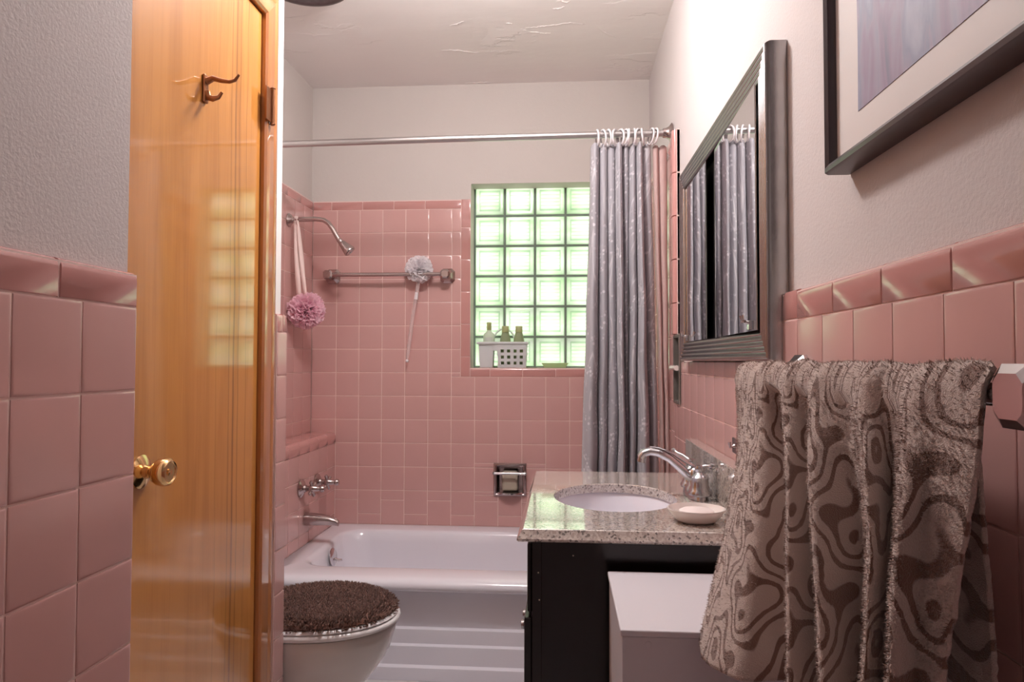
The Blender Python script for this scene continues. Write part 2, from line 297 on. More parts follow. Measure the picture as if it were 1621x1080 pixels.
# ------------------------------------------------------------------ mesh helpers
ORG = {}
class MB:
    def __init__(s): s.v = []; s.f = []; s.uv = None; s.mi = []; s.wn = False
    def add(s, vs, fs, mi=0):
        o = len(s.v); s.v += [tuple(x) for x in vs]; s.f += [tuple(i + o for i in f) for f in fs]; s.mi += [mi] * len(fs); return s
    def box(s, x0, x1, y0, y1, z0, z1, b=0., seg=2, mi=0):
        bm = bmesh.new(); bmesh.ops.create_cube(bm, size=1)
        for v in bm.verts: v.co = Vector(((x0 + x1) / 2 + v.co.x * (x1 - x0), (y0 + y1) / 2 + v.co.y * (y1 - y0), (z0 + z1) / 2 + v.co.z * (z1 - z0)))
        if b: s.wn = True
        if b: bmesh.ops.bevel(bm, geom=bm.edges[:], offset=b, segments=seg, affect='EDGES', profile=.5)
        return s.bm(bm, mi)
    def bm(s, bm, mi=0, mx=None):
        bm.verts.index_update()
        s.add([(mx @ v.co if mx else v.co) for v in bm.verts], [[v.index for v in f.verts] for f in bm.faces], mi); bm.free(); return s
    def loft(s, rings, closed=True, cap0=True, cap1=True, mi=0):
        n = len(rings[0]); vs = [p for r in rings for p in r]; fs = []
        for i in range(len(rings) - 1):
            for j in range(n if closed else n - 1):
                a = i * n + j; b = i * n + (j + 1) % n; fs.append((a, b, b + n, a + n))
        if cap0 and closed: fs.append(tuple(reversed(range(n))))
        if cap1 and closed: fs.append(tuple((len(rings) - 1) * n + j for j in range(n)))
        return s.add(vs, fs, mi)
    def lathe(s, prof, seg=24, mx=None, mi=0, cap0=True, cap1=True, sy=1.):
        rings = [[Vector((r * math.cos(2 * PI * k / seg), sy * r * math.sin(2 * PI * k / seg), h)) for k in range(seg)] for r, h in prof]
        if mx: rings = [[mx @ p for p in r] for r in rings]
        return s.loft(rings, True, cap0, cap1, mi)
    def tube(s, pts, rad, seg=12, mi=0, flat=1., caps=True):
        pts = [Vector(p) for p in pts]; n = len(pts); rad = rad if hasattr(rad, '__len__') else [rad] * n
        rings = []; up = None
        for i, p in enumerate(pts):
            t = (pts[min(i + 1, n - 1)] - pts[max(i - 1, 0)]).normalized()
            if up is None: up = Vector((0, 0, 1)) if abs(t.z) < .9 else Vector((0, 1, 0))
            a = (up - t * up.dot(t)).normalized(); b = t.cross(a); up = a
            rings.append([p + (a * math.cos(2 * PI * k / seg) * rad[i] * flat + b * math.sin(2 * PI * k / seg) * rad[i]) for k in range(seg)])
        return s.loft(rings, True, caps, caps, mi)
    def grid(s, P, mi=0):   # P[i][j] points
        n = len(P); m = len(P[0]); vs = [q for r in P for q in r]
        return s.add(vs, [(i * m + j, i * m + j + 1, (i + 1) * m + j + 1, (i + 1) * m + j) for i in range(n - 1) for j in range(m - 1)], mi)
    def torus(s, c, R, r, mx=None, seg=20, s2=8, sz=1.):
        rings = []
        for k in range(seg):
            a = 2 * PI * k / seg
            rings.append([Vector(((R + r * math.cos(2 * PI * q / s2)) * math.cos(a), (R + r * math.cos(2 * PI * q / s2)) * math.sin(a) * sz, r * math.sin(2 * PI * q / s2))) for q in range(s2)])
        rings.append(rings[0])
        M4 = Matrix.Translation(Vector(c)) @ (mx or Matrix())
        return s.loft([[M4 @ p for p in r] for r in rings], True, False, False)
    def build(s, name, m, parent=None, smooth=True, angle=40, org=None):
        me = bpy.data.meshes.new(name); ob = bpy.data.objects.new(name, me); C.objects.link(ob)
        if parent is not None: o = ORG[parent.name]
        elif org is not None: o = Vector(org)
        else:
            xs = [v[0] for v in s.v]; ys = [v[1] for v in s.v]; zs = [v[2] for v in s.v]
            o = Vector(((min(xs) + max(xs)) / 2, (min(ys) + max(ys)) / 2, min(zs)))
        me.from_pydata([(v[0] - o.x, v[1] - o.y, v[2] - o.z) for v in s.v], [], s.f); me.update()
        bm = bmesh.new(); bm.from_mesh(me); bmesh.ops.recalc_face_normals(bm, faces=bm.faces[:]); bm.to_mesh(me); bm.free()
        ms = m if isinstance(m, (list, tuple)) else [m]
        for q in ms: me.materials.append(q)
        if len(ms) > 1: me.polygons.foreach_set('material_index', s.mi)
        if smooth:
            me.polygons.foreach_set('use_smooth', [True] * len(me.polygons))
            if angle: me.set_sharp_from_angle(angle=math.radians(angle))
        if s.wn and smooth:
            wn = ob.modifiers.new('normals', 'WEIGHTED_NORMAL'); wn.keep_sharp = True; wn.weight = 100
        if parent is not None: ob.parent = parent
        else: ob.location = o
        ORG[ob.name] = o
        return ob
def tag(o, label=None, cat=None, group=None, kind=None):
    if label: o['label'] = label
    if cat: o['category'] = cat
    if group: o['group'] = group
    if kind: o['kind'] = kind
    return o
def thing(name, loc, label, cat, group=None):
    o = bpy.data.objects.new(name, None); C.objects.link(o); o.location = loc; o.empty_display_size = .05
    ORG[o.name] = Vector(loc); return tag(o, label, cat, group)
def struct(mb, name, m, label, cat, **k):
    return tag(mb.build(name, m, **k), label, cat, None, 'structure')
def frame(o, zdir, xdir=None):       # matrix with local z along zdir at o
    z = Vector(zdir).normalized(); x = Vector(xdir) if xdir else (Vector((0, 0, 1)) if abs(z.z) < .9 else Vector((1, 0, 0)))
    x = (x - z * x.dot(z)).normalized(); y = z.cross(x)
    return Matrix(((x.x, y.x, z.x, o[0]), (x.y, y.y, z.y, o[1]), (x.z, y.z, z.z, o[2]), (0, 0, 0, 1)))
def lerp(a, b, t): return a + (b - a) * t
def crom(vals, x):                    # catmull-rom through evenly spaced values
    n = len(vals) - 1; x = max(0., min(n - 1e-6, x)); i = int(x); t = x - i
    p0 = vals[max(i - 1, 0)]; p1 = vals[i]; p2 = vals[i + 1]; p3 = vals[min(i + 2, n)]
    return .5 * (2 * p1 + (p2 - p0) * t + (2 * p0 - 5 * p1 + 4 * p2 - p3) * t * t + (3 * p1 - p0 - 3 * p2 + p3) * t ** 3)

# tiles: every tile is a pillowed solid laid on the grout plane
def tiles(mb, rects, fn, gap=.0022, lift=.0015):
    for a0, a1, b0, b1 in rects:
        a0 += gap / 2; a1 -= gap / 2; b0 += gap / 2; b1 -= gap / 2
        if a1 - a0 < .004 or b1 - b0 < .004: continue
        rings = []
        for ins, h in ((0, -lift), (0, -.0007), (.0011, -.0002), (.0028, 0.), (.006, .0002)):
            ins = min(ins, (a1 - a0) * .45, (b1 - b0) * .45)
            rings.append([fn(a0 + ins, b0 + ins, h), fn(a1 - ins, b0 + ins, h), fn(a1 - ins, b1 - ins, h), fn(a0 + ins, b1 - ins, h)])
        mb.loft(rings, True, False, True)
def caps(mb, spans, b0, b1, fn, deep=.013, r=.012, gap=.0022):
    # bullnose pieces: profile in (b, h) run along a
    for a0, a1 in spans:
        a0 += gap / 2; a1 -= gap / 2; bb = b0 + gap / 2
        prof = [(bb, -.0015), (bb, -.0004), (bb + .0015, 0.)]
        for k in range(7):
            t = k / 6 * PI / 2; prof.append((b1 - r + r * math.sin(t), -r + r * math.cos(t)))
        prof.append((b1, -deep)); prof.append((bb, -deep))
        e = .0012
        rings = []
        for a, sh in ((a0, .0012), (a0 + e, 0), (a1 - e, 0), (a1, .0012)):
            rings.append([fn(a, max(b0, q[0] - sh), q[1] - sh) for q in prof])
        mb.loft(rings)
def cut(rect, holes, mn=.012):
    out = [rect]
    for h0, h1, g0, g1 in holes:
        nx = []
        for a0, a1, b0, b1 in out:
            if a1 <= h0 or a0 >= h1 or b1 <= g0 or b0 >= g1: nx.append((a0, a1, b0, b1)); continue
            if b0 < g0: nx.append((a0, a1, b0, g0))
            if b1 > g1: nx.append((a0, a1, g1, b1))
            c0, c1 = max(b0, g0), min(b1, g1)
            if a0 < h0: nx.append((a0, h0, c0, c1))
            if a1 > h1: nx.append((h1, a1, c0, c1))
        out = nx
    return [r for r in out if r[1] - r[0] > mn and r[3] - r[2] > mn]
def holed(mb, rect, holes, boxfn):
    for r in cut(rect, holes, .0005): boxfn(mb, *r)
def rows(top, step, bottom):
    z = [top]
    while z[-1] - step > bottom + .02: z.append(z[-1] - step)
    z.append(bottom); return z

CEIL = 1.31; FLOOR = -H
XR = .39; YB = 3.172; XA = -1.185; XL = -1.066; XN = -.578; XS = -.717; YN = .894; YS = 1.742
def w(x, y, zr): return Vector((x, y, zr + H))

# ------------------------------------------------------------------ room shell
b = MB().box(-1.45, .6, -1.3, 3.5, -.1, 0); struct(b, 'floor', M['floor'], 'pale grey bathroom floor in front of the tub', 'floor')
b = MB().box(-1.45, .6, -1.3, 3.5, CEIL + H, CEIL + H + .1); struct(b, 'ceiling', M['ceiling'], 'off white ceiling with flaking patched paint', 'ceiling')

flk = MB(); rf = random.Random(4); ceil_ob = bpy.data.objects['ceiling']
for l in ([(-.162, 2.665), (-.129, 2.652), (-.094, 2.649), (-.059, 2.642), (-.025, 2.639), (.017, 2.627), (.054, 2.629), (.088, 2.642)], [(-.155, 2.671), (-.113, 2.689), (-.07, 2.703), (-.045, 2.699)], [(-.037, 2.513), (-.014, 2.515), (.007, 2.503)],
          [(-.438, 2.616), (-.406, 2.603), (-.379, 2.585)], [(-.46, 3.165), (-.411, 3.168), (-.363, 3.166), (-.327, 3.165)], [(-.505, 2.824), (-.446, 2.828), (-.388, 2.85), (-.348, 2.858)], [(-.023, 2.465), (-.005, 2.457), (.014, 2.472), (.03, 2.46)], [(.138, 2.67), (.171, 2.714), (.217, 2.76)], [(-.22, 2.61), (-.191, 2.617)]):
    pts = []; n = (len(l) - 1) * 6
    for k in range(n + 1):
        x = crom([q[0] for q in l], k / 6); y = crom([q[1] for q in l], k / 6)
        pts.append(w(x + rf.uniform(-.002, .002), y + rf.uniform(-.004, .004), CEIL - .0002))
    flk.tube(pts, [.0026 * (.3 + math.sin(PI * k / n)) * rf.uniform(.5, 1.4) for k in range(n + 1)], 8, flat=.5)
tag(flk.build('paint_ridges', M['ceiling'], ceil_ob), 'raised cracked paint')

WIN = (-.428, .312, -.033, .835)            # hole in the back wall
SOAP = (-.306, -.174, -.613, -.482)
bk = MB()
holed(bk, (-1.3, .5, FLOOR, CEIL), [WIN, SOAP], lambda m, a, c, d, e: m.box(a, c, YB + .0125, YB + .23, d + H, e + H))
wall_back = struct(bk, 'wall_back', M['plaster'], 'back wall above the bathtub with grey plaster over pink tile', 'wall', smooth=False)
fb = lambda a, bb, h: w(a, YB - h, bb)
g = MB(); holed(g, (XA, XR, -.80, .758), [(WIN[0], WIN[1], WIN[2], 1), SOAP], lambda m, a, c, d, e: m.box(a, c, YB + .0015, YB + .0125, d + H, e + H))
g.build('grout', M['grout'], wall_back, smooth=False)
TR = [(-.473, .357, -.074, .9), (SOAP[0] - .008, SOAP[1] + .008, SOAP[2] - .008, SOAP[3] + .008)]
cols = [XA] + [XL + .11 * k for k in range(14)] + [XR]
R = []
zz = rows(.715, .11, -.605)
for i in range(len(cols) - 1):
    for k in range(len(zz) - 1):
        if i == 0 and zz[k] < -.33: continue
        R += cut((cols[i], cols[i + 1], zz[k + 1], zz[k]), TR)
    if i:
        if i % 2: R += cut((cols[i], cols[i + 1], -.65, -.605), TR) + cut((cols[i], cols[i + 1], -.764, -.65), TR)
        else: R += cut((cols[i], cols[i + 1], -.715, -.605), TR) + cut((cols[i], cols[i + 1], -.764, -.715), TR)
g = MB(); tiles(g, R, fb, gap=.003); g.build('tile_field', M['tile'], wall_back)
g = MB()
sp = [(XA, XA + .09)] + [(XA + .09 + .1505 * k, XA + .09 + .1505 * (k + 1)) for k in range(4)]; sp[-1] = (sp[-1][0], -.473)
caps(g, sp + [(.357, XR)], .715, .76, fb)
# window surround: left, right and sill trim pieces
fl = lambda a, bb, h: w(-.473 + (bb), YB - h, a)
zt = [-.074, .02, .172, .323, .475, .626, .76]
for k in range(6):
    tiles(g, [(-.473, -.4285, zt[k], zt[k + 1])], fb); tiles(g, [(.3125, .357, zt[k], zt[k + 1])], fb)
sx_ = [-.428, -.335, -.183, -.03, .122, .274, .312]
caps(g, list(zip(sx_[:-1], sx_[1:])), -.074, -.031, fb)
g.build('tile_trim', M['cap'], wall_back)
# sill and reveal inside the window hole
g = MB(); tiles(g, [(sx_[k], sx_[k + 1], YB + .013, YB + .118) for k in range(6)], lambda a, bb, h: w(a, bb, -.032 + h)); g.build('sill_tile', M['cap'], wall_back)

# glass block window
WY = 3.292
win = thing('window_1', w(-.06, WY, -.033), 'green lit glass block window in the back wall', 'window'); win['kind'] = 'structure'
PX = .1465; WX0 = -.424
blk = MB(); thick = []
def block(mb, x0, x1, z0, z1):
    n = 48; st = len(mb.v); pts = []; ww = x1 - x0; hh = z1 - z0
    for i in range(n + 1):
        r = []
        for j in range(n + 1):
            u, v = i / n, j / n; e = min(u, 1 - u, v, 1 - v) * PX
            rim = max(0., 1 - e / .006); inner = 1. if e > .026 else 0.
            y = -.004 + .010 * rim ** 2
            line = 0.
            if inner:
                q = v * 8 % 1.; y += .0012 * math.sin(2 * PI * v * 8); line = .75 * max(0., math.cos(2 * PI * (q - .5))) ** 3
            elif .019 < e: line = .75; y += .003
            elif e < .004: line = .6
            elif .0105 < e < .0135: line = .12
            thick.append(min(1., line * (1 + .25 * noise.noise((x0 * 9 + u * 3, z0 * 9 + v * 3, 1)))))
            r.append(Vector((lerp(x0, x1, u), WY + y, lerp(z0, z1, v) + H)))
        pts.append(r)
    mb.grid(pts)
for i in range(5):
    for k in range(6):
        block(blk, WX0 + PX * i + .0045, WX0 + PX * (i + 1) - .0045, -.029 + PX * k + .0045, -.029 + PX * (k + 1) - .0045)
gb = blk.build('glass_blocks', M['glass'], win, angle=60)
at = gb.data.attributes.new('thick', 'FLOAT', 'POINT'); at.data.foreach_set('value', thick)
g = MB()
for i in range(6): g.box(WX0 + PX * i - .005, WX0 + PX * i + .005, WY - .0005, WY + .07, -.033 + H, .86 + H)
for k in range(7): g.box(WX0, WX0 + 5 * PX, WY, WY + .07, -.029 + PX * k - .005 + H, -.029 + PX * k + .005 + H)
g.build('mortar', M['mortar'], win, smooth=False)

# left alcove wall with its ledge
g = MB().box(-1.4, XA - .0125, YS - .02, 3.4, FLOOR + H, CEIL + H)
wall_alcove = struct(g, 'wall_left', M['plaster'], 'left wall of the tub alcove, grey plaster above pink tile and a ledge', 'wall', smooth=False)
g = MB().box(XA - .0125, XA - .0015, 2.42, YB, -.345 + H, .758 + H); g.box(XA - .0125, XL - .0015, 2.42, YB + .0125, -.80 + H, -.346 + H); g.build('grout', M['grout'], wall_alcove, smooth=False)
fa = lambda a, bb, h: w(XA + h, a, bb)
yj = [YB - .0 - .11 * k for k in range(8)]; yj[-1] = 2.42
R = [(yj[i + 1], yj[i], zz[k + 1], zz[k]) for i in range(7) for k in range(len(zz) - 1) if zz[k] > -.3]
g = MB(); tiles(g, [(a, c, max(d, -.335), e) for a, c, d, e in R], fa)
zl = [-.385, -.495, -.605, -.715, -.764]
tiles(g, [(yj[i + 1], yj[i], zl[k + 1], zl[k]) for i in range(7) for k in range(4)], lambda a, bb, h: w(XL + h, a, bb)); g.build('tile_field', M['tile'], wall_alcove)
g = MB(); yc = [YB - .1505 * k for k in range(6)]
caps(g, [(yc[k + 1], yc[k]) for k in range(5)], .715, .76, fa)
caps(g, [(yj[k + 1], yj[k]) for k in range(7)], -.385, -.335, lambda a, bb, h: w(XL + .002 + h, a, bb), deep=.121, r=.022)
g.build('tile_trim', M['cap'], wall_alcove)

# right wall
g = MB()
HOLD = (2.305, 2.415, -.138, .09)
holed(g, (-1.3, 3.4, FLOOR, CEIL), [HOLD], lambda m, a, c, d, e: m.box(XR + .0125, .6, a, c, d + H, e + H))
wall_right = struct(g, 'wall_right', M['stipple'], 'right wall with lilac grey plaster over a pink tile wainscot', 'wall', smooth=False)
fr = lambda a, bb, h: w(XR - h, a, bb)
g = MB().box(XR + .0015, XR + .0125, -1.2, 1.2535, 0, .118 + H)
holed(g, (1.2535, 2.37, FLOOR, -.001), [HOLD], lambda m, a, c, d, e: m.box(XR + .0015, XR + .0125, a, c, d + H, e + H))
holed(g, (2.37, YB, FLOOR, .80), [HOLD], lambda m, a, c, d, e: m.box(XR + .0015, XR + .0125, a, c, d + H, e + H))
g.build('grout', M['grout'], wall_right, smooth=False)
ya = [1.255, 1.173] + [1.173 - .11 * k for k in range(1, 18)]
zr = rows(.071, .11, FLOOR)
R = [(ya[i + 1], ya[i], zr[k + 1], zr[k]) for i in range(len(ya) - 1) for k in range(len(zr) - 1)]
yb = [1.255 + .0 + .11 * k for k in range(11)]; yb[-1] = 2.37
HH = [(HOLD[0] - .01, HOLD[1] + .01, HOLD[2] - .01, HOLD[3] + .01)]
zb_ = [0.0] + zr[1:]
for i in range(10):
    for k in range(len(zb_) - 1): R += cut((yb[i], yb[i + 1], zb_[k + 1], zb_[k]), HH)
yd = [2.43 + .11 * k for k in range(7)] + [YB]
zc = rows(.745, .11, -.764)
for i in range(7):
    for k in range(len(zc) - 1): R += cut((yd[i], yd[i + 1], zc[k + 1], zc[k]), HH)
zc2 = [z for z in zr if z < -.14]
for k in range(len(zc2) - 1): R.append((2.37, 2.43, zc2[k + 1], zc2[k]))
g = MB(); tiles(g, R, fr); g.build('tile_field', M['tile'], wall_right)
g = MB()
yk = [1.255, 1.173] + [1.173 - .152 * k for k in range(1, 13)]
caps(g, [(yk[k + 1], yk[k]) for k in range(1, 13)], .071, .122, fr)
# rounded end piece of the wainscot cap
prof = []
end = [(1.174, .072), (1.254, .072), (1.254, .098)] + [(1.230 + .024 * math.cos(t * PI / 12), .098 + .024 * math.sin(t * PI / 12)) for t in range(1, 7)] + [(1.174, .122)]
g.loft([[fr(a, c, -.013) for a, c in end], [fr(a, c, -.006) for a, c in end], [fr(lerp(1.21, a, .97), lerp(.09, c, .95), -.001) for a, c in end], [fr(lerp(1.21, a, .92), lerp(.09, c, .88), 0.) for a, c in end]])
caps(g, [(2.43 + .1505 * k, min(YB, 2.43 + .1505 * (k + 1))) for k in range(5)], .745, .79, fr)
zs = [.092, .20, .35, .50, .65, .80]
fs = lambda a, bb, h: w(XR - .012 - h, 2.43 - (bb - 0), a)
caps(g, list(zip(zs[:-1], zs[1:])), 0., .06, fs, deep=.0245, r=.016)
g.build('tile_trim', M['cap'], wall_right)

# near left wall with its wainscot
g = MB().box(-.85, XN - .0135, -1.3, YN - .003, 0, CEIL + H)
wall_near_left = struct(g, 'wall_left_near', M['stipple'], 'rough grey plaster wall over pink tile at the left, nearest the viewer', 'wall', smooth=False)
g = MB().box(XN - .0135, XN - .0015, -1.2, YN - .001, 0, .116 + H); g.build('grout', M['grout'], wall_near_left, smooth=False)
fn_ = lambda a, bb, h: w(XN + h, a, bb)
yn = [YN - .1066 * k for k in range(16)]; zn = rows(.072, .1127, FLOOR)
g = MB(); tiles(g, [(yn[i + 1], yn[i], zn[k + 1], zn[k]) for i in range(15) for k in range(len(zn) - 1)], fn_, gap=.003); g.build('tile_field', M['tile'], wall_near_left)
g = MB(); yk = [YN, .748] + [.748 - .1525 * k for k in range(1, 10)]
caps(g, [(yk[k + 1], yk[k]) for k in range(10)], .072, .120, fn_, deep=.0135, gap=.003); g.build('tile_trim', M['cap'], wall_near_left)

# wall around the closet door, and the stub beyond it
XW = -.73
g = MB().box(-.85, XW, YN - .004, 1.0, 0, CEIL + H).box(-.85, XW, 1.0, 1.66, .845 + H, CEIL + H).box(-1.3, XW, 1.66, YS - .013, 0, CEIL + H)
g.box(-.80, -.77, 1.0, 1.66, 0, .845 + H)
wall_door = struct(g, 'wall_left_middle', M['white_paint'], 'white wall strip around the wooden closet door', 'wall', smooth=False)
g = MB().box(XW, XS - .0015, 1.681, YS - .002, 0, .116 + H); g.build('grout', M['grout'], wall_door, smooth=False)
zs_ = rows(.072, .1105, FLOOR)
fz = lambda a, bb, h: w(XS + h, a, bb)
g = MB(); tiles(g, [(1.682, YS + .002, zs_[k + 1], zs_[k]) for k in range(len(zs_) - 1)], fz, gap=.003)
tiles(g, [(-.80, XS + .001, zs_[k + 1], zs_[k]) for k in range(len(zs_) - 1)], lambda a, bb, h: w(a, YS + h, bb), gap=.003); g.build('tile_field', M['tile'], wall_door)
g = MB(); caps(g, [(1.682, 1.714)], .072, .120, fz, deep=.013, gap=.003)
end = [(1.7155, .0735), (1.7435, .0735), (1.7435, .096)] + [(1.7215 + .022 * math.cos(t * PI / 12), .098 + .022 * math.sin(t * PI / 12)) for t in range(1, 7)] + [(1.7155, .120)]
g.loft([[fz(a, c, -.013) for a, c in end], [fz(a, c, -.006) for a, c in end], [fz(lerp(1.728, a, .93), lerp(.095, c, .95), -.001) for a, c in end], [fz(lerp(1.728, a, .85), lerp(.095, c, .88), 0.) for a, c in end]])
g.build('tile_trim', M['cap'], wall_door)
g = MB().box(-.85, .6, -1.3, -1.15, 0, CEIL + H); struct(g, 'wall_front', M['white_paint'], 'plain wall behind the viewer', 'wall', smooth=False)

# ------------------------------------------------------------------ closet door and casing
D0, D1, DT = 1.075, 1.586, .838
door = thing('door_1', w(-.742, (D0 + D1) / 2, FLOOR + .008), 'closed honey coloured wooden door with a brass knob on the left', 'door'); door['kind'] = 'structure'
MB().box(-.76, -.725, D0, D1, .008, DT + H, .0015).build('door_slab', M['door'], door, org=None)
def lathe_on(mb, o, d, prof, seg=24): return mb.lathe(prof, seg, frame(o, d))
k = MB(); ko = w(-.725, 1.137, -.192)
lathe_on(k, ko, (1, 0, 0), [(.0, 0), (.029, 0), (.029, .003), (.022, .007), (.012, .010), (.0105, .018), (.012, .022), (.018, .027), (.0225, .034), (.0245, .043), (.0235, .051), (.0195, .055), (.018, .0545), (.0165, .0525), (0, .052)], 32)
kn = k.build('door_knob', M['brass'], door)
k = MB(); lathe_on(k, ko + Vector((.052, 0, 0)), (1, 0, 0), [(0, 0), (.006, 0), (.006, .002), (0, .0025)], 16); k.build('lock_button', M['brass'], kn)
k = MB().tube([w(-.7045, 1.608, .662), w(-.7045, 1.608, .578)], [.0055, .0055], 12)
for z in (.664, .576): k.lathe([(0, -.004), (.004, -.003), (.0068, 0), (.004, .003), (0, .004)], 12, Matrix.Translation(w(-.7045, 1.608, z)))
k.box(-.7100, -.7060, 1.577, 1.606, .580 + H, .660 + H, .0008)
k.build('hinge', M['bronze'], door)
hk = MB(); y0 = 1.326
hk.box(-.7255, -.7185, y0 - .008, y0 + .008, .522 + H, .580 + H, .003)
hk.tube([w(-.7195, y0, .566), w(-.706, y0, .572), w(-.690, y0, .567), w(-.672, y0, .564), w(-.660, y0, .567), w(-.652, y0, .578)], [.0085, .0075, .006, .0048, .0042, .003], 12, flat=.75)
hk.tube([w(-.7195, y0, .545), w(-.716, y0, .533), w(-.706, y0, .530), w(-.694, y0, .533), w(-.687, y0, .543)], [.0075, .0072, .006, .0045, .003], 12, flat=.8)
tag(hk.build('coat_hook', M['bronze'], door), 'copper coloured double coat hook')
cas = MB()
def casing_v(y0, y1, z0, z1, m0, m1):     # vertical casing with mitred top; y1 side is outer when m1
    pr = [(0, -.733), (0, -.716), (.006, -.711), (.040, -.711), (.052, -.7145), (.064, -.7125), (.0745, -.7185), (.0745, -.733)]
    return pr
PR = [(0, -.7315), (0, -.716), (.005, -.711), (.042, -.711), (.05, -.715), (.060, -.7125), (.070, -.714), (.0745, -.719), (.0745, -.7315)]
yi, zi = 1.5895, .842
cas.loft([[w(x, yi + q, FLOOR) for q, x in PR], [w(x, yi + q, zi + q) for q, x in PR]])
t1 = struct(cas, 'trim_1', M['casing'], 'reddish brown casing on the hinge side of the wooden door', 'door casing')
cas = MB(); yi0 = 1.072
cas.loft([[w(x, yi + q, zi + q) for q, x in PR], [w(x, yi0 - q, zi + q) for q, x in PR]]); struct(cas, 'trim_2', M['casing'], 'orange brown head casing above the wooden door', 'door casing')
cas = MB(); cas.loft([[w(x, yi0 - q, FLOOR) for q, x in PR], [w(x, yi0 - q, zi + q) for q, x in PR]]); struct(cas, 'trim_3', M['casing'], 'brown casing on the knob side of the wooden door', 'door casing')

# ------------------------------------------------------------------ bathtub
tub = thing('bathtub', w(-.35, 2.78, FLOOR), 'white enamelled bathtub with a ribbed apron along the back wall', 'bathtub')
TX0, TX1, TY0, TY1 = XL + .001, XR - .003, 2.378, YB - .002
def rrect(x0, x1, y0, y1, r, z, n=8):
    pts = []
    for cx, cy, a in ((x1 - r, y1 - r, 0), (x0 + r, y1 - r, 1), (x0 + r, y0 + r, 2), (x1 - r, y0 + r, 3)):
        for k in range(n + 1):
            t = (a + k / n) * PI / 2; pts.append(w(cx + r * math.cos(t), cy + r * math.sin(t), z))
    return pts
rim = -.764
rings = [rrect(TX0, TX1, 2.428, TY1, .006, rim - .05), rrect(TX0, TX1, 2.400, TY1, .006, rim - .047), rrect(TX0, TX1, 2.385, TY1, .006, rim - .040), rrect(TX0, TX1, TY0, TY1, .006, rim - .028), rrect(TX0, TX1, 2.384, TY1, .006, rim - .012), rrect(TX0, TX1, 2.402, TY1, .006, rim - .003), rrect(TX0, TX1, 2.425, TY1, .006, rim),
         rrect(TX0 + .075, TX1 - .09, 2.512, 3.085, .10, rim), rrect(TX0 + .085, TX1 - .10, 2.525, 3.075, .10, rim - .003), rrect(TX0 + .095, TX1 - .115, 2.535, 3.066, .10, rim - .014), rrect(TX0 + .108, TX1 - .135, 2.545, 3.055, .10, rim - .05),
         rrect(TX0 + .135, TX1 - .22, 2.56, 3.035, .11, rim - .22), rrect(TX0 + .17, TX1 - .28, 2.585, 3.005, .12, rim - .295), rrect(TX0 + .24, TX1 - .34, 2.64, 2.95, .12, rim - .315)]
tb = MB(); tb.loft(rings, True, False, True); tb.build('basin', M['porcelain'], tub, angle=70)
ap = MB(); prof = [(2.425, rim - .048), (2.424, -.940), (2.4145, -.9465), (2.4135, -.951), (2.413, -.995), (2.4035, -1.001), (2.4025, -1.006), (2.402, -1.064), (2.391, -1.071), (2.390, -1.077), (2.389, FLOOR + .001), (2.46, FLOOR + .001), (2.46, rim - .048)]
ap.loft([[w(x, y, z) for y, z in prof] for x in (TX0, TX1)]); ap.build('apron', M['porcelain'], tub, angle=20)
ov = MB(); oc = w(TX0 + .117, 2.80, -.812); d = Vector((1, 0, .12))
ov.lathe([(0, 0), (.036, 0), (.037, .004), (.030, .009), (0, .011)], 28, frame(oc, d))
ov = tag(ov.build('overflow_plate', M['chrome'], tub), 'chrome overflow plate')
MB().tube([oc + d * .008 + Vector((0, 0, -.008)), oc + d * .026 + Vector((0, 0, -.016)), oc + d * .04 + Vector((0, 0, -.016))], [.006, .006, .0045], 10).build('trip_lever', M['chrome'], ov)

# tub spout and valve handles
s = MB(); o = w(XL + .001, 2.80, -.655)
path = [(0, 0, .028), (.008, 0, .029), (.03, 0, .028), (.07, -.001, .025), (.105, -.005, .021), (.130, -.011, .017), (.141, -.017, .013)]
rings = []
for dx, dz, r in path:
    rings.append([o + Vector((dx, r * .95 * math.cos(2 * PI * k / 20), dz + r * math.sin(2 * PI * k / 20) * (1.05 if math.sin(2 * PI * k / 20) < 0 else .8))) for k in range(20)])
s.loft(rings); tag(s.build('tub_spout', M['dull_chrome']), 'tapered metal tub spout on the lower left tile wall', 'tub spout')
for i, (yy, zz_, lab) in enumerate(((2.745, -.522, 'metal cross valve handle over the tub spout, the one nearer the toilet'), (2.925, -.527, 'metal cross valve handle over the tub spout, the one nearer the back corner'))):
    t = thing('valve_handle', w(XL, yy, zz_), lab, 'tap handle', 'tub valve handles')
    o = w(XL + .001, yy, zz_)
    lathe_on(MB(), o, (1, 0, 0), [(0, 0), (.036, 0), (.037, .004), (.028, .011), (.016, .017), (.014, .024), (0, .024)], 28).build('escutcheon', M['dull_chrome'], t)
    m = MB(); lathe_on(m, o + Vector((.022, 0, 0)), (1, 0, 0), [(0, 0), (.011, 0), (.012, .012), (.018, .020), (.019, .028), (.013, .034), (.010, .06), (.014, .064), (.014, .072), (.009, .078), (0, .079)], 24)
    m.build('stem', M['dull_chrome'], t)
    m = MB()
    for a in range(4):
        an = a * PI / 2 + .5; dv = Vector((0, math.cos(an), math.sin(an)))
        m.tube([o + Vector((.047, 0, 0)) + dv * .006, o + Vector((.049, 0, 0)) + dv * .022, o + Vector((.049, 0, 0)) + dv * .030], [.006, .0065, .008], 10)
        m.lathe([(0, -.008), (.006, -.006), (.008, 0), (.006, .006), (0, .008)], 10, frame(o + Vector((.049, 0, 0)) + dv * .031, dv))
    m.build('cross_grip', M['dull_chrome'], t)

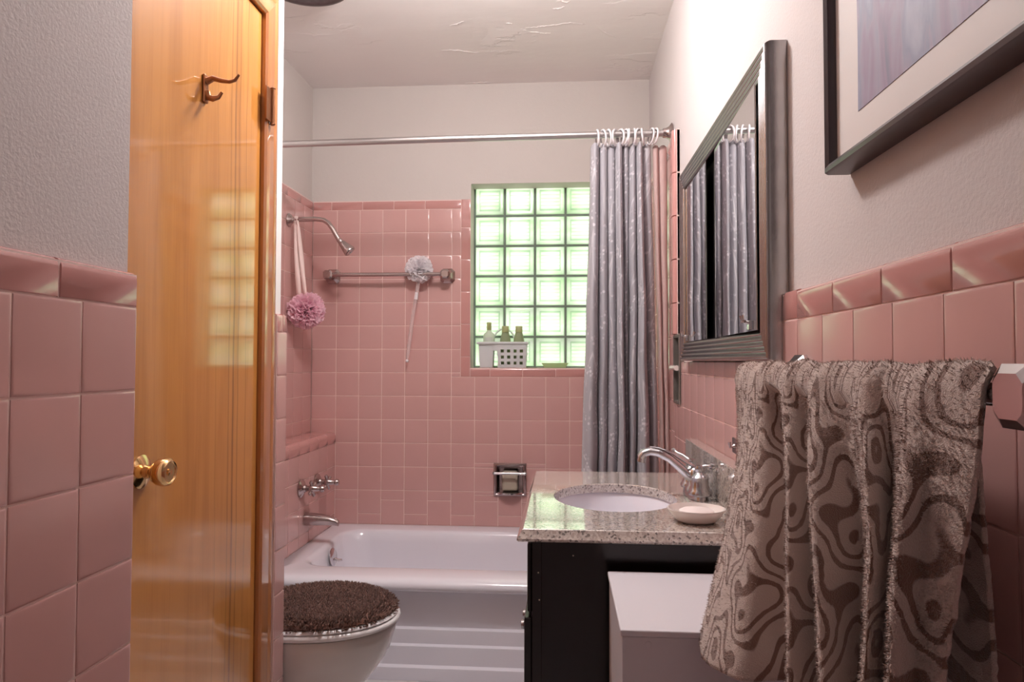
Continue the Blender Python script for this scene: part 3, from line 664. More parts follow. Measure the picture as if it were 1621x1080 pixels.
# shower head
sh = thing('wall_shower', w(XA, 2.88, .61), 'metal shower head on a bent arm high in the left corner', 'shower head')
o = w(XA + .001, 2.88, .61)
lathe_on(MB(), o, (1, 0, 0), [(0, 0), (.030, 0), (.030, .003), (.024, .010), (.014, .018), (.0125, .026), (0, .026)], 28).build('flange', M['dull_chrome'], sh)
arm = [w(XA + .015, 2.88, .61), w(XA + .06, 2.88, .612), w(XA + .12, 2.88, .613), w(XA + .155, 2.88, .609), w(XA + .178, 2.88, .594), w(XA + .197, 2.88, .568), w(XA + .213, 2.88, .540), w(XA + .226, 2.88, .520)]
MB().tube(arm, .0105, 16).build('arm', M['dull_chrome'], sh)
dv = (arm[-1] - arm[-2]).normalized(); dv = (dv + Vector((.15, 0, .1))).normalized()
hd = MB().lathe([(0, -.004), (.011, -.004), (.0125, .004), (.0115, .012), (.015, .016), (.017, .028), (.0245, .058), (.0265, .064), (.0255, .070), (0, .068)], 28, frame(arm[-1], dv)).build('spray_head', M['dull_chrome'], sh)
m = MB().lathe([(0, 0), (.019, 0), (.019, .003), (.010, .004), (.009, .002), (0, .002)], 24, frame(arm[-1] + dv * .069, dv)); m.build('spray_face', M['brushed'], hd)

# bath poufs
def pouf(mb, c, R, n, seed, squash=(1, 1, 1)):
    rnd = random.Random(seed)
    for i in range(n):
        zc_ = 1 - 2 * (i + .5) / n; ph = i * 2.39996; q = math.sqrt(1 - zc_ * zc_)
        d = Vector((q * math.cos(ph), q * math.sin(ph), zc_)); fr_ = frame((0, 0, 0), d, Vector((rnd.random(), rnd.random(), rnd.random() + .1)))
        rows_ = []
        Rr = R * rnd.uniform(.86, 1.06); wdt = R * rnd.uniform(.34, .5); p1 = rnd.random() * 6
        for a in range(5):
            t = a / 4; h = lerp(R * .25, Rr, t); wd = wdt * (.25 + .75 * t ** .6)
            rr = []
            for b_ in range(11):
                v = b_ / 10 * 2 - 1
                fold = math.sin(v * 7 + p1) * wdt * .30 * t
                rr.append(fr_ @ Vector((v * wd, fold, h - .25 * R * t * v * v + R * .04 * math.sin(v * 17 + p1 * 3) * t)))
            rows_.append([Vector((p.x * squash[0], p.y * squash[1], p.z * squash[2])) + c for p in rr])
        mb.grid(rows_)
lf = thing('bath_pouf', w(-1.11, 2.89, .14), 'fluffy pink mesh bath pouf hanging from the shower arm by a cream ribbon', 'bath pouf')
m = MB(); pouf(m, w(-1.108, 2.89, .218), .088, 130, 3, (.95, .9, .92)); m.build('mesh_ruffles', M['pink_mesh'], lf)
rb = MB()
for off, wd in ((-.010, .010), (.012, .008)):
    P = []
    for k in range(15):
        t = k / 14; x = XA + .035 + off * .3 + (.033 + off) * t ** .8; z = lerp(.625, .27, t)
        P.append([w(x - wd * (.6 + .6 * t), 2.872 - .012 * math.sin(t * 3), z), w(x + wd * (.6 + .6 * t), 2.869 + .006 * math.sin(t * 5), z)])
    rb.grid(P)
o_ = rb.build('ribbon', M['ribbon'], lf); o_.modifiers.new('s', 'SOLIDIFY').thickness = .0015
cord = MB(); cord.torus(w(XA + .042, 2.878, .604), .018, .0018, frame((0, 0, 0), (1, .15, 0)), sz=1.); cord.build('cord_loop', M['ribbon'], lf)

wb = thing('bath_brush', w(-.66, 3.14, .3), 'white bath pouf on a clear stick hung behind the tub towel bar', 'bath brush')
m = MB(); pouf(m, w(-.660, 3.118, .424), .066, 120, 11, (1, .62, 1)); m.build('mesh_ruffles', M['white_mesh'], wb)
pts = [w(-.662, 3.128, .385), w(-.671, 3.130, .33), w(-.690, 3.134, .22), w(-.706, 3.137, .10), w(-.714, 3.138, .035), w(-.718, 3.138, .008)]
MB().tube(pts, [.010, .009, .0085, .009, .0085, .006], 12, flat=.7).build('stick', M['clear'], wb)
m = MB().tube([w(-.673, 3.13, .318), w(-.677, 3.131, .285)], [.008, .0095], 12); m.build('stick_collar', M['ring'], wb); m = MB(); m.lathe([(0, -.008), (.006, -.005), (.008, 0), (.006, .005), (0, .008)], 12, Matrix.Translation(w(-.718, 3.138, .0))); m.build('stick_tip', M['ring'], wb)

# tub towel bar
tbar = thing('towel_bar', w(-.81, YB, .36), 'metal towel bar with square posts on the tiled wall above the tub', 'towel bar')
for i, x in enumerate((-1.083, -.535)):
    m = MB(); o = w(x, YB - .0005, .398)
    def sq(h, s_, cz=0): return [o + Vector((a * s_, -h, c * s_ + cz)) for a, c in ((-1, -.6), (-.6, -1), (.6, -1), (1, -.6), (1, .6), (.6, 1), (-.6, 1), (-1, .6))]
    m.loft([sq(0, .034), sq(.006, .034), sq(.014, .026), sq(.03, .017), sq(.055, .016), sq(.066, .021), sq(.083, .021), sq(.088, .015)])
    m.build('post', M['dull_chrome'], tbar, angle=25)
MB().tube([w(-1.083, YB - .073, .398), w(-.535, YB - .073, .398)], .0095, 16).build('rail', M['dull_chrome'], tbar)

# recessed soap holder
sd = thing('soap_holder', w(-.24, YB, -.63), 'chrome recessed soap holder with grab bar in the back tile wall', 'soap holder')
m = MB(); x0, x1, z0, z1 = -.316, -.164, -.624, -.471
ring_ = lambda a, h: [w(x0 + a, YB - h, z0 + a), w(x1 - a, YB - h, z0 + a), w(x1 - a, YB - h, z1 - a), w(x0 + a, YB - h, z1 - a)]
m.loft([ring_(0, .0008), ring_(.0, .004), ring_(.003, .008), ring_(.009, .009), ring_(.015, .006), ring_(.018, -.004), ring_(.022, -.062)], True, False, True); m.build('recess', M['dull_chrome'], sd, angle=30)
m = MB()
m.tube([w(x0 + .005, YB - .028, -.515), w(x1 - .005, YB - .028, -.515)], .0062, 14)
for x in (x0 + .006, x1 - .006): m.tube([w(x, YB - .003, -.517), w(x, YB - .018, -.515), w(x, YB - .031, -.514)], [.0085, .0075, .0085], 10)
m.build('grab_bar', M['chrome'], sd)
m = MB(); pr = []
for h in (0., .006):
    pr.append([w(-.24 + .054 * math.cos(PI + t * PI / 12) * (1 if t not in (0, 12) else 1.15), YB - .006 - .040 * math.sin(t * PI / 12), -.609 + h) for t in range(13)] + [w(-.186, YB + .04, -.609 + h), w(-.294, YB + .04, -.609 + h)])
m.loft(pr); m.build('soap_tray', M['chrome'], sd, angle=30)
m = MB(); m.box(-.278, -.205, YB + .0, YB + .038, -.6025 + H, -.508 + H, .012, 4); tag(m.build('soap_bar', M['soap']), 'beige bar of soap standing in the chrome wall holder', 'soap')

# ------------------------------------------------------------------ window sill: basket and bottles
SZ = -.0315
bs = thing('caddy_basket', w(-.275, 3.225, SZ), 'white plastic caddy basket with square holes on the window sill', 'basket')
def panel(mb, P00, P10, P01, P11, nx, nz, solid):      # lattice panel: solid(i,j) says whether the cell is kept
    for i in range(nx):
        for j in range(nz):
            if not solid(i, j): continue
            def pt(u, v): return (P00 * (1 - u) + P10 * u) * (1 - v) + (P01 * (1 - u) + P11 * u) * v
            mb.add([pt(i / nx, j / nz), pt((i + 1) / nx, j / nz), pt((i + 1) / nx, (j + 1) / nz), pt(i / nx, (j + 1) / nz)], [(0, 1, 2, 3)])
def cup(mb, x0, x1, y0, y1, z0, z1, tap, holes):
    lo = [w(x0 + tap, y0 + tap, z0), w(x1 - tap, y0 + tap, z0), w(x1 - tap, y1 - tap, z0), w(x0 + tap, y1 - tap, z0)]
    hi = [w(x0, y0, z1), w(x1, y0, z1), w(x1, y1, z1), w(x0, y1, z1)]
    for k in range(4):
        n = (k + 1) % 4
        if holes and k in (0, 2): panel(mb, lo[k], lo[n], hi[k], hi[n], 9, 8, lambda i, j: not (i % 2 == 1 and j in (1, 3, 5, 6)[:3] and True) or j == 7)
        elif holes: panel(mb, lo[k], lo[n], hi[k], hi[n], 5, 8, lambda i, j: not (i % 2 == 1 and j in (1, 3, 5)))
        else: mb.add([lo[k], lo[n], hi[n], hi[k]], [(0, 1, 2, 3)])
    mb.add(lo, [(3, 2, 1, 0)])
BX0, BX1 = -.398, -.160; BYF, BYB = 3.186, 3.262
m = MB(); cup(m, -.389, -.322, BYF + .004, BYB, SZ + .0015, .082, .006, False); cup(m, -.303, -.166, BYF, BYB, SZ + .0015, .082, .004, True)
o_ = m.build('basket_body', M['basket'], bs, smooth=False); sm = o_.modifiers.new('s', 'SOLIDIFY'); sm.thickness = .0022; sm.offset = -1
m = MB(); rr = lambda x0, x1, y0, y1, z: [w(x0, y0, z), w(x1, y0, z), w(x1, y1, z), w(x0, y1, z)]
m.loft([rr(BX0, BX1, BYF - .005, BYB + .004, .079), rr(BX0 - .002, BX1 + .002, BYF - .007, BYB + .006, .086), rr(BX0, BX1, BYF - .005, BYB + .004, .090), rr(BX0 + .008, BX1 - .008, BYF + .002, BYB - .003, .090), rr(BX0 + .008, BX1 - .008, BYF + .002, BYB - .003, .079), rr(BX0, BX1, BYF - .005, BYB + .004, .079)], True, False, False)
m.box(-.324, -.301, BYF + .001, BYF + .004, .048 + H, .081 + H); m.build('basket_rim', M['basket'], bs)
m = MB(); m.tube([w(-.276 - .052 * math.cos(t * PI / 12), 3.250, .088 + .066 * math.sin(t * PI / 12)) for t in range(13)], .0042, 10); m.build('basket_handle', M['basket'], bs)
def bottle(x, y, lab, prof, cap, bm_, cm, sy=.72):
    t = thing('shampoo_bottle' if bm_ is M['green_bottle'] else 'lotion_bottle', w(x, y, SZ + .005), lab, 'bottle', 'bottles in the window sill basket')
    mx = Matrix.Translation(w(x, y, 0)); mx = Matrix.Translation(w(x, y, 0))
    MB().lathe([(0, prof[0][1])] + prof + [(0, prof[-1][1])], 24, mx, sy=sy).build('bottle_body', bm_, t)
    MB().lathe([(0, cap[0][1])] + cap + [(0, cap[-1][1])], 20, mx, sy=min(1, sy + .15)).build('bottle_cap', cm, t)
    return t
gp = [(.021, SZ + .004), (.0235, SZ + .007), (.0245, .04), (.0255, .090), (.0235, .108), (.0185, .126), (.0165, .134)]
gc = [(.0165, .1345), (.0172, .136), (.0165, .163), (.0155, .165)]
bottle(-.2675, 3.222, 'green shampoo bottle in the middle of the basket under its handle', gp, gc, M['green_bottle'], M['green_cap'])
bottle(-.2035, 3.222, 'green shampoo bottle at the right end of the basket', gp, gc, M['green_bottle'], M['green_cap'])
pb = bottle(-.345, 3.222, 'pale white lotion bottle with green cap at the basket left end', [(.021, SZ + .004), (.0235, SZ + .007), (.026, .05), (.028, .115), (.025, .128), (.012, .138), (.0105, .146)], [(.0105, .1465), (.0115, .148), (.011, .182), (.010, .183)], M['pale_bottle'], M['green_cap'])
m = MB(); m.grid([[w(-.345 + .0275 * math.cos(-PI / 2 + a * .11), 3.222 + .0285 * .735 * math.sin(-PI / 2 + a * .11), z) for a in range(-6, 7)] for z in (.094, .112)]); m.build('bottle_label', M['label'], pb)
m = MB(); pr = lambda e, z: [w(-.098 + e, 3.195 + e, z), w(.030 - e, 3.195 + e, z), w(.030 - e, 3.255 - e, z), w(-.098 + e, 3.255 - e, z)]
m.loft([pr(.014, SZ + .001), pr(.004, -.012), pr(0, -.009), pr(.002, -.008), pr(.007, -.012), pr(.016, SZ + .004)], True, True, True); tag(m.build('sill_tray', M['tray'], smooth=False), 'shallow pale green tray on the window sill beside the curtain', 'tray')

# ------------------------------------------------------------------ shower rod, rings, curtain
RY, RZ = 2.52, .832
rod = thing('shower_rod', w(-.4, RY, RZ), 'satin metal shower curtain rod across the tub alcove', 'curtain rod')
MB().tube([w(XA + .004, RY, RZ - .008), w(-.4, RY, RZ), w(XR + .008, RY, RZ + .004)], .0125, 20).build('rail', M['rod'], rod)
for x, s_, zz_ in ((XA - .0115, 1, RZ - .008), (XR + .0115, -1, RZ + .004)):
    m = MB(); m.lathe([(0, 0), (.034, 0), (.036, .004), (.024, .012), (.018, .022), (.017, .034), (0, .034)], 24, frame(w(x, RY, zz_), (s_, 0, 0))); m.build('flange', M['dull_chrome'], rod)
X_of = lambda u: .105 + (u - 935) * .002295
ru = [945.5, 955, 963.5, 974.5, 982, 989, 995, 1004, 1010.6, 1018, 1030.5, 1036.5]
rnd = random.Random(5)
words = ['first', 'second', 'third', 'fourth', 'fifth', 'sixth', 'seventh', 'eighth', 'ninth', 'tenth', 'eleventh', 'twelfth']
for k, u in enumerate(ru):
    x = X_of(u); m = MB()
    m.torus(w(x, RY, RZ - .011 + .004 * x / .4), .0285, .0036, frame((0, 0, 0), (1, rnd.uniform(-.5, .5), rnd.uniform(-.15, .15))), 22, 8)
    tag(m.build('curtain_ring', M['ring'], org=w(x, RY, RZ - .045)), 'white plastic curtain ring on the rod, %s from the left' % words[k], 'curtain ring', 'shower curtain rings')

def curtain(name, T, zT, y0, amp, mtl, label, cat, n=14, ybot=0., hz=None, skew=1.):
    zs = zT; rows_ = 90; P = []; UV = []
    nb = len(T[0])
    for i in range(rows_ + 1):
        t = i / rows_; z = lerp(zs[0], zs[-1], t)
        f = t * (len(T) - 1); bd = [crom([q[k] for q in T], f) for k in range(nb)]
        r = []; uv = []; L_ = 0; prev = None
        for k in range(nb - 1):
            for j in range(n + (1 if k == nb - 2 else 0)):
                s_ = j / n; x = X_of(lerp(bd[k], bd[k + 1], s_))
                wd = (bd[k + 1] - bd[k]) * .0023
                bul = math.sin(PI * s_) ** .55 if 0 < s_ < 1 else 0.
                A = amp * (.65 + .35 * math.sin(k * 2.3 + 1)) * min(1.25, .55 + wd / .035) * (.55 + .45 * min(1, t * 2.2))
                y = y0 + ybot * t - A * bul
                y += .006 * noise.noise((x * 18, z * 5, k * .3)) * min(1, t * 4)
                x += .004 * noise.noise((z * 4.5 + k * 7.1, x * 6, 3.)) * min(1, t * 3)
                zz_ = z + (.006 * math.sin(PI * s_) if i == 0 else 0) 
                if i == rows_: zz_ += .004 * math.sin(k * 1.9)
                p = w(x, y, zz_); r.append(p)
                if prev is not None: L_ += (Vector((p.x, p.y, 0)) - Vector((prev.x, prev.y, 0))).length
                prev = p; uv.append((L_, z))
        P.append(r); UV.append(uv)
    m = MB(); m.grid(P); o = m.build(name, mtl, angle=None)
    fl_ = [q for r in UV for q in r]
    ul = o.data.uv_layers.new(name='UVMap')
    for lp in o.data.loops: ul.data[lp.index].uv = fl_[lp.vertex_index]
    sm = o.modifiers.new('s', 'SOLIDIFY'); sm.thickness = .0015
    return tag(o, label, cat)
T = [[935, 949, 962, 974.5, 986, 996.5, 1007.5, 1018, 1031.5],
     [929, 947, 962.5, 975, 986.5, 995, 1008, 1021, 1036],
     [922, 946, 961, 978, 989, 994, 1007, 1027, 1041],
     [918, 944, 957, 972, 990, 996, 1001, 1027, 1045]]
curtain('shower_curtain', T, [.795, -.742], RY + .022, .058, M['curtain'], 'grey shower curtain with white sprigs bunched at the right of the rod', 'curtain')
T2 = [[1034, 1044, 1057], [1039, 1047, 1058], [1044, 1051, 1059.5], [1047, 1054, 1060.5]]
curtain('curtain_liner', T2, [.79, -.742], RY + .024, .022, M['liner'], 'rosy shower liner between the grey curtain and the right wall', 'curtain liner', ybot=.01)

# recessed wall holder below the tile strip
wh = thing('wall_holder', w(XR, 2.36, -.14), 'dark metal recessed holder in the right wall between curtain and mirror', 'wall holder')
m = MB(); a0, a1, c0, c1 = 2.300, 2.420, -.143, .091
rg = lambda e, h: [w(XR - h, a0 + e, c0 + e), w(XR - h, a1 - e, c0 + e), w(XR - h, a1 - e, c1 - e), w(XR - h, a0 + e, c1 - e)]
m.loft([rg(0, .0006), rg(0, .004), rg(.004, .006), rg(.010, .004), rg(.012, -.05)], True, False, True); m.build('recess', M['pewter_side'], wh, angle=30)
m = MB(); m.tube([w(XR - .012, a0 + .004, -.022), w(XR - .012, a1 - .004, -.022)], .009, 14); m.build('roller', M['ceramic'], wh)

# ------------------------------------------------------------------ vanity
vc = thing('vanity_cabinet', w(.15, 1.67, FLOOR), 'dark espresso vanity cabinet under the granite counter', 'cabinet')
VX0, VX1, VY0, VY1, VT = -.058, XR - .004, 1.335, 1.995, -.3435
m = MB(); m.box(VX0 + .018, VX1, VY0, VY0 + .018, 0, VT + H, .001).box(VX0 + .018, VX1, VY1 - .018, VY1, 0, VT + H, .001).box(VX0 + .018, VX1, VY0 + .018, VY1 - .018, .09, .105).box(VX1 - .01, VX1, VY0 + .018, VY1 - .018, .1, VT + H)
m.build('carcass', M['espresso'], vc)
m = MB()
m.box(VX0, VX0 + .018, VY0, VY0 + .03, 0, VT + H, .001); m.box(VX0, VX0 + .018, VY1 - .03, VY1, 0, VT + H, .001); m.box(VX0, VX0 + .018, VY0 + .03, VY1 - .03, VT - .06 + H, VT + H, .001); m.box(VX0, VX0 + .018, VY0 + .03, VY1 - .03, .08, .12, .001)
m.build('face_frame', M['espresso'], vc)
for q, (ya_, yb2) in enumerate(((VY0 + .012, 1.662), (1.668, VY1 - .012))):
    m = MB(); m.box(VX0 - .016, VX0 - .0005, ya_, yb2, .11, VT - .155 + H + .0, .003); dr = m.build('door', M['espresso'], vc)
    m = MB(); yy = yb2 - .03 if q == 0 else ya_ + .03; m.lathe([(0, 0), (.005, 0), (.005, .010), (.011, .016), (.010, .022), (0, .024)], 16, frame(w(VX0 - .016, yy, -.62), (-1, 0, 0))); m.build('knob', M['pewter'], dr)
m = MB(); m.box(VX0 - .010, VX0 - .0005, VY0 + .012, VY1 - .012, VT - .145 + H, VT - .012 + H, .003); m.build('drawer_front', M['espresso'], vc)
for xx, zz_ in ((.021, -.374), (-.046, -.408), (-.044, -.460)): MB().lathe([(0, 0), (.0016, 0), (.0012, .0012), (0, .0014)], 8, frame(w(xx, VY0 - .0002, zz_), (0, -1, 0))).build('screw_cap', M['soap'], vc)

# countertop with an oval cut-out
CX0, CX1, CY0, CY1, CT = -.086, .352, 1.306, 2.012, -.32
ct = thing('countertop', w(.13, 1.66, -.345), 'speckled beige granite counter with oval sink cut-out', 'countertop')
SC = (.124, 1.648); SA, SB = .143, .168
def outline(e, n=96):
    pts = []
    x0, x1, y0, y1 = CX0 + e, CX1 + .036, CY0 + e, CY1 - e * .3
    for k in range(n):
        a = 2 * PI * k / n; c, s_ = math.cos(a), math.sin(a)
        tx = ((x1 - SC[0]) if c > 0 else (x0 - SC[0])) / c if abs(c) > 1e-9 else 1e9
        ty = ((y1 - SC[1]) if s_ > 0 else (y0 - SC[1])) / s_ if abs(s_) > 1e-9 else 1e9
        t = min(tx, ty); pts.append((SC[0] + c * t, SC[1] + s_ * t))
    for cx_, cy_ in ((x0, y0), (x1, y0), (x1, y1), (x0, y1)):
        j = min(range(n), key=lambda q: (pts[q][0] - cx_) ** 2 + (pts[q][1] - cy_) ** 2); pts[j] = (cx_, cy_)
    return pts
def oval(sc_, z, n=96): return [w(SC[0] + SA * sc_ * math.cos(2 * PI * k / n), SC[1] + SB * sc_ * math.sin(2 * PI * k / n), z) for k in range(n)]
oo = lambda e, z: [w(x, y, z) for x, y in outline(e)]
m = MB()
m.loft([oval(1., CT - .0225), oval(1., CT - .002), oval(1.008, CT), oo(.012, CT), oo(.010, CT - .0012), oo(.004, CT - .012), oo(.0, CT - .0165), oo(.0, CT - .0195), oo(.003, CT - .0225), oval(1., CT - .0225)], True, False, False)
m.build('slab', M['granite'], ct, angle=25)
m = MB(); m.box(.3535, .3875, CY0 + .012, CY1 - .002, CT + .0005 + H, -.222 + H, .002); m.build('backsplash', M['granite'], ct)
sk = MB()
rg = [oval(1.06, CT - .0232), oval(1.03, CT - .0235), oval(1.01, CT - .028), oval(.97, CT - .06), oval(.85, CT - .11), oval(.6, CT - .145), oval(.25, CT - .155), oval(.1, CT - .157)]
ro = [oval(.1, CT - .165), oval(.62, CT - .155), oval(.9, CT - .115), oval(1.01, CT - .06), oval(1.06, CT - .03)]
sk.loft(rg + ro + [rg[0]], True, False, False)
snk = thing('sink', w(SC[0], SC[1], CT - .165), 'white oval undermount sink set in the granite counter', 'sink')
sk.build('bowl', M['porcelain'], snk)
m = MB(); m.lathe([(0, 0), (.024, 0), (.025, .002), (.018, .003), (.014, .001), (0, .001)], 20, Matrix.Translation(w(SC[0], SC[1], CT - .157))); m.build('drain', M['chrome'], snk)

# faucet
FX, FY = .318, 1.675
fc = thing('faucet', w(FX, FY, CT), 'chrome sink faucet with a long curved spout and lever handles', 'faucet')
m = MB(); pts = []
for e, z in ((0, 0), (0, .008), (-.004, .013)):
    pts.append([w(FX + (.026 + e) * math.cos(2 * PI * k / 40), FY + (.052 + .026 + e) * math.sin(2 * PI * k / 40) if True else 0, CT + .0006 + z) for k in range(40)])
m.loft(pts); m.build('base_plate', M['brushed'], fc)
bell = [(0, .012), (.0265, .012), (.027, .018), (.024, .023), (.0225, .026), (.0205, .034), (.0195, .045), (.0205, .052), (.0175, .056), (.012, .059), (.009, .064), (.0115, .068), (.0125, .073), (.0105, .079), (0, .081)]
for i, dy in enumerate((-.052, .052)):
    hb = MB().lathe(bell, 28, Matrix.Translation(w(FX, FY + dy, CT))).build('valve_body', M['brushed'], fc)
    m = MB(); o = w(FX, FY + dy, CT + .073); dv = Vector((-.35 - .1 * i, .62 if i else -.1, .25)).normalized() if i else Vector((.75, -.4, .2)).normalized()
    ln = .062 if i else .03
    m.tube([o, o + dv * ln * .45 + Vector((0, 0, .003)), o + dv * ln * .8, o + dv * ln], [.0055, .004, .0045, .0062], 12)
    m.lathe([(0, -.009), (.006, -.006), (.0085, 0), (.006, .006), (0, .009)], 14, frame(o + dv * ln, dv)); m.build('lever', M['brushed'], hb)
m = MB().lathe([(0, .012), (.026, .012), (.025, .02), (.02, .026), (.019, .05), (.017, .062), (.010, .068), (0, .07)], 24, Matrix.Translation(w(FX, FY, CT))); m.build('spout_base', M['brushed'], fc)
sp_ = [w(FX, FY, CT + .035), w(FX - .016, FY, CT + .046), w(FX - .036, FY, CT + .066), w(FX - .062, FY, CT + .088), w(FX - .088, FY, CT + .101), w(FX - .108, FY, CT + .104), w(FX - .124, FY, CT + .099), w(FX - .131, FY, CT + .089)]
m = MB().tube(sp_, [.016, .0155, .0145, .0135, .0135, .014, .0135, .0125], 18, flat=.72); sp2 = m.build('spout', M['brushed'], fc)
m = MB().tube([w(FX + .002, FY, CT + .066), w(FX - .02, FY, CT + .078), w(FX - .055, FY, CT + .1), w(FX - .088, FY, CT + .112), w(FX - .108, FY, CT + .114)], [.007, .007, .006, .005, .0035], 12, flat=.6); m.build('spout_ridge', M['brushed'], sp2)
m = MB().tube([w(FX - .125, FY, CT + .096), w(FX - .129, FY, CT + .078)], [.0105, .010], 14); m.build('aerator', M['brushed'], sp2)

# soap dish with soap
sdh = MB(); mx = Matrix.Translation(w(.268, 1.405, CT + .0008))
sdh.lathe([(0, 0), (.036, 0), (.042, .004), (.052, .016), (.058, .0245), (.0575, .0265), (.055, .0265), (.049, .018), (.040, .010), (0, .008)], 40, mx, sy=.9)
tag(sdh.build('soap_dish', M['ceramic']), 'round white soap dish on the counter beside the faucet', 'soap dish')
m = MB(); m.lathe([(0, .0095), (.028, .0098), (.035, .014), (.034, .0215), (.026, .0255), (0, .027)], 32, Matrix.Translation(w(.268, 1.405, CT + .0008)) @ Matrix.Scale(.9, 4, Vector((0, 1, 0))), sy=.85)
tag(m.build('soap_bar', M['white_soap']), 'white bar of soap lying in the round soap dish', 'soap')

# white box cabinet
bc = thing('storage_box', w(.235, 1.156, FLOOR), 'white box cabinet standing against the dark vanity', 'storage box')
QX0, QX1, QY0, QY1, QT = .084, .386, 1.016, 1.297, -.39
m = MB(); m.box(QX0 + .003, QX1, QY0 + .004, QY1, .0, QT - .0105 + H, .0015); m.build('body', M['white_lam'], bc)
m = MB(); m.box(QX0, QX1 + .001, QY0, QY1, QT - .0095 + H, QT + H, .0025, 3); m.build('top_panel', M['white_lam'], bc)
m = MB(); m.lathe([(0, 0), (.0055, 0), (.0055, .0008), (.004, .0012), (0, .0012)], 20, frame(w(.125, QY0 + .0042, -.412), (0, -1, 0))); m.build('screw_cover', M['white_lam'], bc)

# ------------------------------------------------------------------ mirror cabinet
mc = thing('mirror_cabinet', w(XR, 1.70, -.0), 'framed mirror cabinet with reeded pewter frame on the right wall', 'mirror')
MY0, MY1, MZ0, MZ1 = 1.246, 2.155, .0015, .578
m = MB()
def mrect(e, x): return [w(x, MY0 + e, MZ0 + e), w(x, MY1 - e, MZ0 + e), w(x, MY1 - e, MZ1 - e), w(x, MY0 + e, MZ1 - e)]
pr = [(0, XR + .0115), (0, .372)]
for q in range(5):
    e0 = .002 + q * .0105
    for t in range(7): pr.append((e0 + .0105 * t / 6, .3665 + q * .0006 - .0045 * math.sin(PI * t / 6)))
pr += [(.0555, .3735), (.0565, .380), (.0565, XR + .0115)]
m.loft([mrect(e, x) for e, x in pr], True, False, False); m.build('frame', M['pewter'], mc, angle=50)
m = MB(); m.box(XR + .002, XR + .0115, MY0 + .01, MY1 - .01, MZ0 + .01 + H, MZ1 - .01 + H); tag(m.build('cabinet_back', M['black'], mc), 'dark gap between the mirror panes')
IY0, IY1, IZ0, IZ1 = MY0 + .057, MY1 - .057, MZ0 + .057, MZ1 - .057
for q_m, (ya_, yb2, xx) in enumerate(((1.800, IY1, .3725), (IY0, 1.700, .3728))):
    tl_ = .001 if xx < .3726 else .013
    mb_ = MB().box(xx, xx + .003, ya_, yb2, IZ0 + H, IZ1 + H, .0006); mb_.v = [(v[0] - tl_ * (yb2 - v[1]) / (yb2 - ya_) , v[1], v[2]) for v in mb_.v]
    mp_ = mb_.build('mirror_pane', M['mirror'], mc)
    xx -= tl_; pull = MB(); yy = yb2 - .03 if q_m == 0 else ya_ + .035
    o = w(xx - .0005, yy, IZ0 + .012)
    pull.box(xx - .006, xx, yy - .008, yy + .008, IZ0 + .002 + H, IZ0 + .02 + H, .001)
    pull.tube([o + Vector((-.004, 0, .004)), o + Vector((-.014, 0, .006)), o + Vector((-.018, 0, .018))], [.004, .003, .0045], 10); pull.tube([o + Vector((-.014, -.012, .006)), o + Vector((-.014, .012, .006))], .0028, 8)
    pull.build('finger_pull', M['chrome'], mp_)
m = MB().box(.374, .3865, 1.701, 1.709, IZ0 + H, IZ1 + H, .001); m.build('slide_edge', M['pewter_side'], mc)

# ------------------------------------------------------------------ picture
pf = thing('framed_picture', w(XR, .68, .26), 'framed violet abstract print high on the right wall', 'picture')
PY0, PY1, PZ0, PZ1 = .36, .985, .262, .80
def prect(e, x): return [w(x, PY0 + e, PZ0 + e), w(x, PY1 - e, PZ0 + e), w(x, PY1 - e, PZ1 - e), w(x, PY0 + e, PZ1 - e)]
m = MB(); m.loft([prect(0, XR + .0115), prect(0, .372), prect(.002, .367), prect(.007, .3655), prect(.012, .369), prect(.0135, .376), prect(.0135, XR + .0115)], True, False, False); m.build('picture_frame', M['frame_dark'], pf, angle=30)
m = MB(); m.box(.380, .384, PY0 + .013, PY1 - .013, PZ0 + .013 + H, PZ1 - .013 + H); m.build('mat_board', M['matboard'], pf, smooth=False)
m = MB(); n = 30
lft = [w(.3792, PY1 - .083 - .006 * math.sin(k / n * 9) * (k / n), lerp(PZ0 + .060, PZ1 - .06, k / n)) for k in range(n + 1)]
rgt = [w(.3792, PY0 + .09, lerp(PZ0 + .062, PZ1 - .06, k / n)) for k in range(n + 1)]
m.grid([[lft[k], rgt[k]] for k in range(n + 1)]); o_ = m.build('art_print', M['print'], pf, smooth=False); o_.modifiers.new('s', 'SOLIDIFY').thickness = .0006

